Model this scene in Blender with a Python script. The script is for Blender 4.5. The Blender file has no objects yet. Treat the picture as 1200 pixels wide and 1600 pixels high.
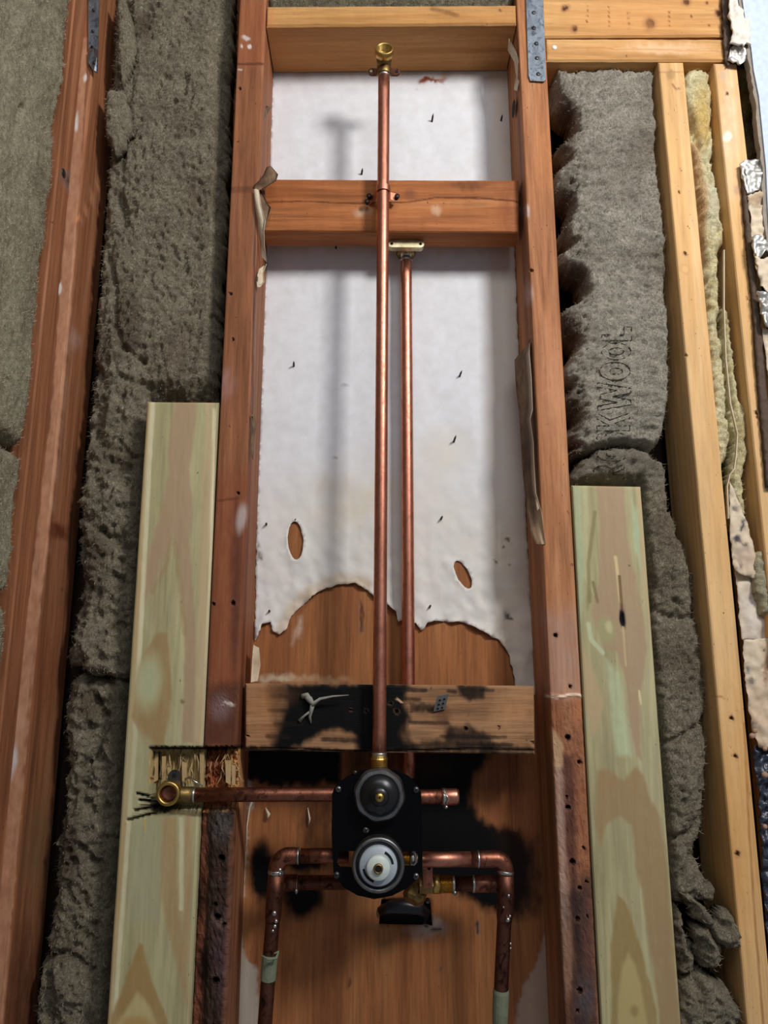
import bpy, math, random
import numpy as np
from mathutils import Vector, Matrix
from mathutils.geometry import delaunay_2d_cdt

# ------------------------------------------------------------------ camera, light, exposure
D, ZC = 0.92, 1.35
F = 1200.0
TH = math.radians(12.2); YAW = math.radians(0.74)
SC = bpy.context.scene
cam_d = bpy.data.cameras.new('camera'); cam = bpy.data.objects.new('camera', cam_d)
SC.collection.objects.link(cam); SC.camera = cam
cam_d.sensor_fit = 'VERTICAL'; cam_d.sensor_height = 36.0; cam_d.sensor_width = 27.0
cam_d.lens = 27.0; cam_d.clip_start = 0.01
cam.location = (0, -D, ZC)
cam.rotation_euler = (math.pi/2+TH, 0, -YAW)
SC.view_settings.view_transform = 'Standard'; SC.view_settings.look = 'None'
SC.view_settings.gamma = 1.0; SC.view_settings.exposure = 0.0
SC.view_settings.use_curve_mapping = False

w = bpy.data.worlds.new('world'); SC.world = w; w.use_nodes = True
w.node_tree.nodes['Background'].inputs[0].default_value = (0.80, 0.86, 1.0, 1)
w.node_tree.nodes['Background'].inputs[1].default_value = 0.23

def area_light(name, loc, target, size, power, color):
    l = bpy.data.lights.new(name, 'AREA'); l.shape = 'RECTANGLE'; l.size, l.size_y = size
    l.energy = power; l.color = color
    o = bpy.data.objects.new(name, l); SC.collection.objects.link(o); o.location = loc
    o.rotation_euler = (Vector(target)-Vector(loc)).to_track_quat('-Z', 'Y').to_euler()
    return o
area_light('vanity_light', (0.82, -1.15, 2.44), (0.05, 0, 1.85), (0.27, 0.27), 20, (1.0, 0.98, 0.97))
area_light('room_light', (0.15, -1.7, 2.75), (0.05, 0, 2.0), (0.9, 0.6), 9.5, (0.93, 0.96, 1.0))

# ------------------------------------------------------------------ projection helpers
FW = np.array([math.sin(YAW)*math.cos(TH), math.cos(YAW)*math.cos(TH), math.sin(TH)])
RT = np.array([math.cos(YAW), -math.sin(YAW), 0.0]); UP = np.cross(RT, FW)
CP = np.array([0, -D, ZC])
def ray(px, py):
    return FW + (px-600)/F*RT - (py-800)/F*UP
def P(px, py, y=0.0):
    r = ray(px, py); t = (y+D)/r[1]; return CP + r*t
def PX(px, py, x):
    r = ray(px, py); t = x/r[0]; return CP + r*t
def proj(V):
    d = np.asarray(V)-CP; dz = d@FW
    return 600+F*(d@RT)/dz, 800-F*(d@UP)/dz

# ------------------------------------------------------------------ noise
_rng = np.random.RandomState(7)
_perm = _rng.permutation(512); _perm = np.concatenate([_perm, _perm, _perm])
_grad = _rng.normal(size=(512, 3)); _grad /= np.linalg.norm(_grad, axis=1)[:, None]
def perlin(p):
    p = np.asarray(p, float); i = np.floor(p).astype(int); f = p-i; u = f*f*f*(f*(f*6-15)+10)
    i &= 511; out = 0
    for dx in (0, 1):
        for dy in (0, 1):
            for dz in (0, 1):
                h = _perm[_perm[_perm[(i[:, 0]+dx) & 511]+((i[:, 1]+dy) & 511)]+((i[:, 2]+dz) & 511)]
                g = _grad[h]; d = f-np.array([dx, dy, dz])
                wgt = (u[:, 0] if dx else 1-u[:, 0])*(u[:, 1] if dy else 1-u[:, 1])*(u[:, 2] if dz else 1-u[:, 2])
                out = out+wgt*(g*d).sum(1)
    return out*1.5
def fbm(p, octs=4, gain=.5):
    a = 1; s = 0; q = np.asarray(p, float)
    for k in range(octs):
        s = s+a*perlin(q+k*17.3); q = q*2.03; a *= gain
    return s
def sm(x, a, b):
    t = np.clip((x-a)/(b-a+1e-12), 0, 1); return t*t*(3-2*t)
def lin(c):
    c = np.array(c, float)/255.0
    return np.where(c <= .04045, c/12.92, ((c+.055)/1.055)**2.4)

# ------------------------------------------------------------------ 2D shapes in a pixel frame
def seg_dist(x, y, pts, closed=False):
    best = np.full(x.shape, 1e9); n = len(pts)
    for i in range(n if closed else n-1):
        ax, ay = pts[i]; bx, by = pts[(i+1) % n]; dx, dy = bx-ax, by-ay
        t = np.clip(((x-ax)*dx+(y-ay)*dy)/(dx*dx+dy*dy+1e-9), 0, 1)
        best = np.minimum(best, np.hypot(x-ax-t*dx, y-ay-t*dy))
    return best
def inside(x, y, pts):
    c = np.zeros(x.shape, bool); n = len(pts); j = n-1
    for i in range(n):
        xi, yi = pts[i]; xj, yj = pts[j]
        c ^= ((yi > y) != (yj > y)) & (x < (xj-xi)*(y-yi)/(yj-yi+1e-12)+xi); j = i
    return c
def sdist(x, y, pts):
    d = seg_dist(x, y, pts, True); return np.where(inside(x, y, pts), d, -d)

# paint records: ('e',cx,cy,rx,ry,deg, color, strength, soft) ('p',pts,color,strength,soft) ('l',pts,width,color,strength,soft)
def paint(px, py, items, warp=3.0, seed=0.0, base=(1, 1, 1)):
    n = len(px); rgb = np.tile(lin((128, 128, 128)), (n, 1)); al = np.zeros(n)
    q = np.stack([px/14.0, py/30.0, np.full(n, seed)], 1)
    wx = px+warp*fbm(q, 4); wy = py+warp*2*fbm(q+31.7, 4)
    for it in items:
        if it[0] == 'e':
            _, cx, cy, rx, ry, ang, col, st, so = it
            a = math.radians(ang); dx = wx-cx; dy = wy-cy
            u = (dx*math.cos(a)+dy*math.sin(a))/rx; v = (-dx*math.sin(a)+dy*math.cos(a))/ry
            m = 1-sm(np.hypot(u, v), 1-so, 1+so)
        elif it[0] == 'p':
            _, pts, col, st, so = it
            x0 = min(p[0] for p in pts)-60; x1 = max(p[0] for p in pts)+60
            y0 = min(p[1] for p in pts)-60; y1 = max(p[1] for p in pts)+60
            m = np.zeros(n); k = (wx > x0) & (wx < x1) & (wy > y0) & (wy < y1)
            if k.any(): m[k] = sm(sdist(wx[k], wy[k], pts), -so, so)
        else:
            _, pts, wd, col, st, so = it
            m = 1-sm(seg_dist(px+(wx-px)*.3, py+(wy-py)*.3, pts), wd*.5, wd*.5+so)
        m = m*st; c = lin(col); na = m+al*(1-m)
        rgb = np.where(na[:, None] > 1e-6, (c*m[:, None]+rgb*(al*(1-m))[:, None])/np.maximum(na, 1e-6)[:, None], rgb)
        al = na
    return np.concatenate([rgb, al[:, None]], 1)

# ------------------------------------------------------------------ object helpers
def link(o): SC.collection.objects.link(o); return o
def tag(o, label=None, cat=None, group=None, kind=None):
    if label: o['label'] = label
    if cat: o['category'] = cat
    if group: o['group'] = group
    if kind: o['kind'] = kind
    return o
def thing(name, loc, label, cat, group=None):
    o = link(bpy.data.objects.new(name, None)); o.location = tuple(loc); o.empty_display_size = .02
    tag(o, label, cat, group); return o
def wloc(o):
    v = Vector((0, 0, 0))
    while o is not None: v = v+o.location; o = o.parent
    return v
def mk(name, V, Fc, mat, parent=None, col=None, smooth=False, loc=None):
    V = np.asarray(V, float)
    if parent is not None: base = np.array(wloc(parent)); 
    elif loc is not None: base = np.array(loc)
    else:
        base = (V.min(0)+V.max(0))/2; base[2] = V[:, 2].min()
    me = bpy.data.meshes.new(name); me.from_pydata((V-base).tolist(), [], [tuple(int(i) for i in f) for f in Fc])
    me.materials.append(mat)
    if col is None: col = np.zeros((len(V), 4), np.float32)
    if True:
        a = me.color_attributes.new('pc', 'FLOAT_COLOR', 'POINT'); a.data.foreach_set('color', np.asarray(col, np.float32).ravel())
    if smooth: me.polygons.foreach_set('use_smooth', [True]*len(me.polygons))
    me.update()
    o = link(bpy.data.objects.new(name, me))
    if parent is not None: o.parent = parent
    else: o.location = tuple(base)
    return o
class MB:
    def __init__(s): s.V = []; s.F = []
    def add(s, V, Fc):
        n = len(s.V); s.V += [tuple(map(float, v)) for v in V]; s.F += [tuple(int(i)+n for i in f) for f in Fc]; return s
    def obj(s, name, mat, parent=None, smooth=False): return mk(name, s.V, s.F, mat, parent, smooth=smooth)

def tube(path, rad, n=20, cap=True):
    path = [np.array(p, float) for p in path]; m = len(path)
    rad = [rad]*m if np.isscalar(rad) else list(rad)
    V = []; Fc = []; T = []
    for i in range(m):
        t = path[min(i+1, m-1)]-path[max(i-1, 0)]; L = np.linalg.norm(t); T.append(t/L if L > 1e-9 else (T[-1] if T else np.array([0, 0, 1.])))
    ref = np.array([0, -1, 0.]) if abs(T[0][1]) < .9 else np.array([1, 0, 0.])
    a = ref-T[0]*(ref@T[0]); a /= np.linalg.norm(a)
    for i in range(m):
        a = a-T[i]*(a@T[i]); a /= np.linalg.norm(a); b = np.cross(T[i], a)
        for k in range(n):
            th = 2*math.pi*k/n; V.append(path[i]+rad[i]*(math.cos(th)*a+math.sin(th)*b))
        if i:
            for k in range(n):
                k2 = (k+1) % n; Fc.append(((i-1)*n+k, (i-1)*n+k2, i*n+k2, i*n+k))
    if cap: Fc.append(tuple(range(n-1, -1, -1))); Fc.append(tuple((m-1)*n+k for k in range(n)))
    return V, Fc
def lathe(c, ax, prof, n=32, poly=None):
    """profile [(r,h)..] turned about axis ax from point c"""
    c = np.array(c, float); ax = np.array(ax, float); ax /= np.linalg.norm(ax)
    ref = np.array([0, 0, 1.]) if abs(ax[2]) < .9 else np.array([1, 0, 0.])
    a = ref-ax*(ref@ax); a /= np.linalg.norm(a); b = np.cross(ax, a); V = []; Fc = []
    for i, (r, h) in enumerate(prof):
        for k in range(n):
            th = 2*math.pi*k/n; rr = r
            if poly and r > poly[1]:
                m = poly[0]; x = ((th+.2) % (2*math.pi/m))-math.pi/m; rr = min(r, r*math.cos(math.pi/m)*1.045/math.cos(x))
            V.append(c+ax*h+rr*(math.cos(th)*a+math.sin(th)*b))
        if i:
            for k in range(n):
                k2 = (k+1) % n; Fc.append(((i-1)*n+k, i*n+k, i*n+k2, (i-1)*n+k2))
    Fc.append(tuple(range(n))); Fc.append(tuple((len(prof)-1)*n+k for k in range(n-1, -1, -1)))
    return V, Fc
def box(lo, hi):
    x0, y0, z0 = lo; x1, y1, z1 = hi
    return ([(x0, y0, z0), (x1, y0, z0), (x1, y1, z0), (x0, y1, z0), (x0, y0, z1), (x1, y0, z1), (x1, y1, z1), (x0, y1, z1)],
            [(0, 3, 2, 1), (4, 5, 6, 7), (0, 1, 5, 4), (1, 2, 6, 5), (2, 3, 7, 6), (3, 0, 4, 7)])
def prism(pts3, dvec):
    n = len(pts3); V = [tuple(p) for p in pts3]+[tuple(np.array(p)+np.array(dvec)) for p in pts3]
    return V, [tuple(range(n)), tuple(range(2*n-1, n-1, -1))]+[(i, i+n, (i+1) % n+n, (i+1) % n) for i in range(n)]
def arc(c, r, a0, a1, n, u, v):
    c, u, v = map(np.array, (c, u, v))
    return [c+r*(math.cos(a)*u+math.sin(a)*v) for a in np.linspace(a0, a1, n)]

# ------------------------------------------------------------------ materials
class N:
    def __init__(s, name):
        s.m = bpy.data.materials.new(name); s.m.use_nodes = True; s.t = s.m.node_tree
        s.b = s.t.nodes['Principled BSDF']
    def n(s, typ, **kw):
        nd = s.t.nodes.new(typ)
        for k, v in kw.items(): setattr(nd, k, v)
        return nd
    def L(s, a, b): s.t.links.new(a, b)
    def co(s, scale=(1, 1, 1), off=(0, 0, 0)):
        c = s.n('ShaderNodeTexCoord'); m = s.n('ShaderNodeMapping'); s.L(c.outputs['Object'], m.inputs[0])
        m.inputs['Scale'].default_value = scale; m.inputs['Location'].default_value = off; return m.outputs[0]
    def noise(s, co, scale=1, det=4, rough=.55, dist=0):
        n = s.n('ShaderNodeTexNoise'); s.L(co, n.inputs['Vector'])
        n.inputs['Scale'].default_value = scale; n.inputs['Detail'].default_value = det
        n.inputs['Roughness'].default_value = rough; n.inputs['Distortion'].default_value = dist; return n.outputs['Fac']
    def ramp(s, f, stops):
        r = s.n('ShaderNodeValToRGB'); s.L(f, r.inputs[0]); e = r.color_ramp.elements
        while len(e) < len(stops): e.new(.5)
        for i, (p, c) in enumerate(stops):
            e[i].position = p; c = lin(c) if not np.isscalar(c) else np.array([c]*3); e[i].color = (*c, 1)
        return r.outputs[0]
    def mix(s, f, a, b, mode='MIX'):
        m = s.n('ShaderNodeMix', data_type='RGBA', blend_type=mode)
        if np.isscalar(f): m.inputs[0].default_value = f
        else: s.L(f, m.inputs[0])
        for i, x in ((6, a), (7, b)):
            if isinstance(x, tuple): m.inputs[i].default_value = (*lin(x), 1)
            else: s.L(x, m.inputs[i])
        return m.outputs[2]
    def math(s, op, a, b=0.0, c=None):
        m = s.n('ShaderNodeMath', operation=op)
        for i, x in enumerate((a, b, c)):
            if x is None: continue
            if np.isscalar(x): m.inputs[i].default_value = x
            else: s.L(x, m.inputs[i])
        return m.outputs[0]
    def bump(s, h, st, dist=.001):
        b = s.n('ShaderNodeBump'); s.L(h, b.inputs['Height']); b.inputs['Strength'].default_value = st
        b.inputs['Distance'].default_value = dist; s.L(b.outputs[0], s.b.inputs['Normal'])
    def paint(s, base, nz=None):
        a = s.n('ShaderNodeAttribute', attribute_name='pc'); f = a.outputs['Alpha']
        if nz is not None:
            e = s.math('MULTIPLY', f, s.math('SUBTRACT', 1.0, f)); k = s.math('MULTIPLY_ADD', nz, 3.2, -1.6)
            f = s.math('ADD', f, s.math('MULTIPLY', e, k)); f = s.math('MAXIMUM', s.math('MINIMUM', f, 1.0), 0.0)
        return s.mix(f, base, a.outputs['Color'])
    def fin(s, col, rough=.7, metal=0.0, spec=.3):
        if isinstance(col, tuple): s.b.inputs['Base Color'].default_value = (*lin(col), 1)
        else: s.L(col, s.b.inputs['Base Color'])
        if np.isscalar(rough): s.b.inputs['Roughness'].default_value = rough
        else: s.L(rough, s.b.inputs['Roughness'])
        s.b.inputs['Metallic'].default_value = metal; s.b.inputs['Specular IOR Level'].default_value = spec
        return s.m

def wood(name, cols, axis='z', seed=0, rough=.62, bump=.35, fine=.22, rings=60, rs_=.12):
    s = N(name); al = 1.6; ac = 34
    sc = {'z': (ac, ac, al), 'x': (al, ac, ac), 'y': (ac, al, ac)}[axis]
    f1 = s.noise(s.co(sc, (seed, seed*2, seed)), 1, 5, .6, 1.2)
    c = s.ramp(f1, [(.30, cols[0]), (.5, cols[1]), (.70, cols[2])])
    lowf = s.noise(s.co(tuple(v*.35 for v in sc), (seed, 5, seed)), 1, 2, .5, .6)
    rg = s.math('SINE', s.math('MULTIPLY', lowf, rings)); rc = s.ramp(s.math('MULTIPLY_ADD', rg, .5, .5), [(.0, 1-rs_), (.55, 1.0)]); c = s.mix(1.0, c, rc, 'MULTIPLY')
    sf = tuple(v*9 for v in sc); f2 = s.noise(s.co(sf, (seed, 0, 0)), 1, 4, .7)
    g = s.ramp(f2, [(.3, 1-fine*1.6), (.6, 1.0)]); c = s.mix(1.0, c, g, 'MULTIPLY')
    f3 = s.noise(s.co((9, 9, 5), (seed, seed, 0)), 1, 3); g3 = s.ramp(f3, [(.3, .86), (.7, 1.0)]); c = s.mix(1.0, c, g3, 'MULTIPLY')
    # small flecks of dirt
    f4 = s.noise(s.co((260, 260, 150), (seed, 3, 0)), 1, 2); d = s.ramp(f4, [(.70, 0.0), (.76, .7)])
    c = s.mix(d, c, tuple(int(x*.42) for x in cols[0]))
    f5 = s.noise(s.co((140, 140, 60), (0, seed, 9)), 1, 3)
    c = s.paint(c, f5); s.bump(s.math('ADD', f2, s.math('MULTIPLY', f5, .4)), bump, .0012)
    return s.fin(c, rough, 0, .14)
M = {}
M['stud_red'] = wood('red_brown_fir', [(130, 82, 54), (162, 104, 70), (184, 128, 92)], 'z', 1.3)
M['stud_red2'] = wood('weathered_fir', [(144, 90, 58), (186, 124, 82), (208, 150, 106)], 'z', 7.1)
M['stud_yel'] = wood('yellow_pine', [(212, 160, 100), (230, 182, 122), (240, 198, 142)], 'z', 4.4, fine=.12, bump=.2)
M['beam_yel'] = wood('yellow_pine_across', [(196, 140, 82), (214, 162, 102), (226, 178, 120)], 'x', 2.2, fine=.14, bump=.2)
M['block_top'] = wood('pale_fir_across', [(176, 122, 66), (204, 150, 90), (216, 164, 104)], 'x', 5.5, fine=.14)
M['block_mid'] = wood('orange_fir_across', [(150, 88, 48), (182, 112, 64), (204, 136, 84)], 'x', 8.8, fine=.2)
M['block_low'] = wood('brown_fir_across', [(140, 98, 66), (176, 130, 92), (196, 152, 112)], 'x', 3.1, fine=.3)
M['treated'] = wood('treated_pine', [(168, 156, 116), (182, 172, 128), (196, 186, 142)], 'z', 6.6, fine=.10, bump=.15, rings=120, rs_=.10)
M['plywood'] = wood('fir_plywood', [(142, 88, 52), (166, 106, 64), (184, 126, 78)], 'z', 9.9, fine=.2, rs_=.07)
M['dark_wood'] = wood('dark_back_boards', [(30, 20, 14), (46, 32, 22), (62, 44, 30)], 'z', 2.7)

def wool(name, c0, c1, c2, sc=1.0, bump=.9, brown=(96, 74, 56)):
    s = N(name)
    f1 = s.noise(s.co((260*sc, 260*sc, 200*sc)), 1, 5, .7, 1.5); f2 = s.noise(s.co((38, 38, 38)), 1, 5, .6, .6)
    c = s.ramp(f1, [(.32, c0), (.52, c1), (.70, c2)])
    c = s.mix(1.0, c, s.ramp(f2, [(.3, .72), (.68, 1.1)]), 'MULTIPLY')
    f3 = s.noise(s.co((13, 13, 13), (5, 0, 0)), 1, 4); c = s.mix(s.ramp(f3, [(.50, 0.0), (.72, .40)]), c, brown)
    f6 = s.noise(s.co((700*sc, 700*sc, 90*sc), (2, 0, 0)), 1, 3, .6, 2.5)
    c = s.mix(s.ramp(f6, [(.62, 0.0), (.72, .35)]), c, tuple(min(255, int(x*1.35)) for x in c2))
    c = s.paint(c, f2); s.bump(s.math('ADD', f1, s.math('MULTIPLY', f6, .6)), bump, .007)
    return s.fin(c, .95, 0, .05)
M['wool'] = wool('grey_mineral_wool', (112, 102, 82), (166, 154, 130), (208, 198, 174))
M['wool_l'] = wool('light_mineral_wool', (150, 142, 126), (200, 191, 172), (228, 220, 202))
M['wool_s'] = wool('olive_mineral_wool', (120, 114, 92), (158, 151, 126), (186, 178, 152), bump=.6)
M['glass_wool'] = wool('yellow_glass_wool', (206, 186, 130), (236, 224, 176), (246, 240, 208), .8, .7, (212, 170, 84))

s = N('white_paper')
f = s.noise(s.co((60, 60, 60)), 1, 5, .6); f2 = s.noise(s.co((500, 500, 500)), 1, 3)
c = s.ramp(f, [(.3, (214, 213, 212)), (.7, (224, 224, 226))]); c = s.paint(c, f)
s.bump(s.math('ADD', f, s.math('MULTIPLY', f2, .15)), .12, .001); M['paper'] = s.fin(c, .8, 0, .15)
s = N('kraft_paper')
f = s.noise(s.co((90, 90, 90)), 1, 5, .6); c = s.ramp(f, [(.3, (150, 118, 88)), (.7, (192, 164, 130))]); c = s.paint(c, f)
s.bump(f, .3, .002); M['kraft'] = s.fin(c, .75, 0, .2)
s = N('facing_paper')
f = s.noise(s.co((60, 60, 60)), 1, 5, .6); c = s.ramp(f, [(.3, (196, 176, 146)), (.7, (220, 204, 178))]); c = s.paint(c)
s.bump(f, .3, .003); M['facing'] = s.fin(c, .7, 0, .3)
s = N('flap_paper')
f = s.noise(s.co((70, 70, 40)), 1, 5, .6); c = s.ramp(f, [(.35, (92, 70, 52)), (.65, (140, 112, 86))]); c = s.paint(c)
s.bump(f, .3, .003); M['flap'] = s.fin(c, .8, 0, .2)

def copper(name, a, b, dirt, da, rough=.3):
    s = N(name); f = s.noise(s.co((60, 60, 30)), 1, 5, .6, .8); f2 = s.noise(s.co((420, 420, 90)), 1, 3)
    c = s.ramp(f, [(.3, a), (.7, b)]); d = s.noise(s.co((110, 110, 80), (3, 1, 2)), 1, 5, .7, 1)
    c = s.mix(s.ramp(d, [(.5, 0.0), (.64, da)]), c, dirt)
    r = s.math('MULTIPLY_ADD', d, .5, rough-.2); s.bump(f2, .06, .001); return s.fin(c, r, 1.0, .5)
M['copper'] = copper('copper', (176, 112, 90), (206, 140, 116), (130, 74, 58), .35, .36)
M['copper_d'] = copper('tarnished_copper', (126, 78, 60), (164, 106, 84), (58, 34, 28), .8, .40)
M['copper_b'] = copper('burnt_copper', (92, 58, 46), (128, 82, 66), (36, 24, 22), .85, .45)
M['solder'] = copper('solder', (170, 166, 160), (214, 210, 204), (90, 84, 80), .5, .3)
M['brass'] = copper('brass', (170, 134, 70), (214, 178, 104), (110, 78, 44), .5, .32)
M['brass_d'] = copper('dull_brass', (120, 98, 58), (158, 132, 84), (70, 52, 34), .6, .42)
M['brass_p'] = copper('pale_brass', (176, 164, 128), (206, 196, 160), (130, 114, 80), .4, .45)
M['chrome'] = copper('dull_chrome', (104, 103, 102), (140, 138, 136), (60, 58, 56), .5, .36)
M['steel_d'] = copper('dark_steel', (70, 68, 66), (96, 94, 92), (40, 38, 36), .5, .45)
M['galv'] = copper('galvanised_steel', (104, 112, 120), (150, 158, 166), (56, 58, 62), .7, .5)
M['foil'] = copper('crumpled_foil', (196, 194, 188), (214, 212, 206), (140, 130, 116), .4, .52)
def plain(name, c, rough=.5, metal=0, spec=.5, bump=0):
    s = N(name); f = s.noise(s.co((120, 120, 120)), 1, 4)
    k = s.mix(1.0, s.ramp(f, [(.3, .82), (.7, 1.0)]), c, 'MULTIPLY')
    if bump: s.bump(f, bump, .002)
    return s.fin(k, rough, metal, spec)
M['black_plate'] = plain('black_plate', (6, 6, 7), .34, 0, .10)
M['black_rubber'] = plain('black_rubber', (20, 20, 22), .35)
M['white_plastic'] = plain('grey_white_plastic', (168, 176, 182), .4)
M['knob_plastic'] = plain('off_white_plastic', (206, 214, 204), .4)
M['black_hole'] = plain('black_recess', (6, 6, 6), .9)
M['hollow_black'] = plain('hollow_dark', (12, 11, 10), .9)  # black for the shade in the square cut-out
M['nail'] = plain('dark_nail', (52, 44, 42), .5, .6)
M['white_head'] = plain('white_nail_head', (240, 240, 236), .4)
M['caulk'] = plain('grey_caulk', (150, 146, 134), .7, 0, .3, .4)
M['plug'] = plain('grey_plastic', (142, 142, 136), .6)
M['wall_paint'] = plain('white_wall_paint', (196, 208, 232), .6, 0, .3, .1)
M['plaster'] = plain('grey_plaster', (150, 140, 128), .9, 0, .1, .8)
M['plaster_w'] = plain('white_plaster', (226, 218, 204), .9, 0, .1, .8)
M['board_edge'] = plain('dark_board_edge', (96, 80, 68), .9, 0, .1, .8)
M['green_tape'] = plain('green_residue', (122, 128, 104), .7, 0, .2, .5)
M['blue_plastic'] = plain('dark_blue_plastic', (52, 60, 74), .3, 0, .5, .8)
M['splinter'] = plain('raw_splinter', (176, 146, 100), .8)
M['ink'] = plain('dark_marking', (52, 48, 42), .95, 0, .05)

# ------------------------------------------------------------------ builders
BOARD_INFO = {}
def board(name, quad, y0, thick, mat, items=(), disp=None, ru=.002, rv=.003, rounding=.003, wob=.0005, parent=None, seed=0., warp=2.0, nd=5, sidecol=None):
    """board whose front face has the given pixel corners (tl,tr,br,bl) on the plane y=y0"""
    c = [P(px, py, y0) for px, py in quad]; wd = np.linalg.norm(c[1]-c[0]); ln = np.linalg.norm(c[3]-c[0])
    nu = max(4, int(wd/ru)); nv = max(4, int(ln/rv))
    U = np.concatenate([[0, .0012/wd, .003/wd], np.linspace(.006/wd, 1-.006/wd, nu), [1-.003/wd, 1-.0012/wd, 1]])
    nu = len(U); Vv = np.linspace(0, 1, nv)
    u, v = np.meshgrid(U, Vv); tl, tr, br, bl = c
    pts = (tl*(1-u)[..., None]+tr*u[..., None])*(1-v)[..., None]+(bl*(1-u)[..., None]+br*u[..., None])*v[..., None]
    flat = pts.reshape(-1, 3); px, py = proj(flat)
    e = np.minimum(u, 1-u).ravel()*wd; ev = np.minimum(v, 1-v).ravel()*ln
    dy = rounding*(1-np.sqrt(np.clip(1-(1-np.clip(np.minimum(e, ev)/rounding, 0, 1))**2, 0, 1)))*.8
    dy += wob*fbm(np.stack([flat[:, 0]*40, flat[:, 2]*14, np.full(len(flat), seed)], 1), 3)
    if disp is not None: dy = dy+disp(px, py)
    dy = np.clip(dy, -.01, thick-.002)
    flat = flat.copy(); flat[:, 1] += dy; pts = flat.reshape(nv, nu, 3)
    yb = y0+thick
    k = np.linspace(0, 1, nd+1)[1:]
    Ls = [pts[:, 0]*(1-t)+np.stack([pts[:, 0, 0], np.full(nv, yb), pts[:, 0, 2]], 1)*t for t in k[::-1]]
    Rs = [pts[:, -1]*(1-t)+np.stack([pts[:, -1, 0], np.full(nv, yb), pts[:, -1, 2]], 1)*t for t in k]
    G = np.concatenate([np.stack(Ls, 1), pts, np.stack(Rs, 1)], 1); m = G.shape[1]
    V = G.reshape(-1, 3); Fc = []
    idx = np.arange(nv*m).reshape(nv, m)
    a = idx[:-1, :-1].ravel(); b = idx[1:, :-1].ravel(); cc = idx[1:, 1:].ravel(); d = idx[:-1, 1:].ravel()
    Fc = np.stack([a, b, cc, d], 1).tolist()
    for i in range(nv-1): Fc.append((idx[i, m-1], idx[i+1, m-1], idx[i+1, 0], idx[i, 0]))
    Fc.append(tuple(idx[0])); Fc.append(tuple(idx[-1][::-1]))
    px, py = proj(V); col = paint(px, py, items, warp, seed)
    return mk(name, V, Fc, mat, parent, col)

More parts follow.
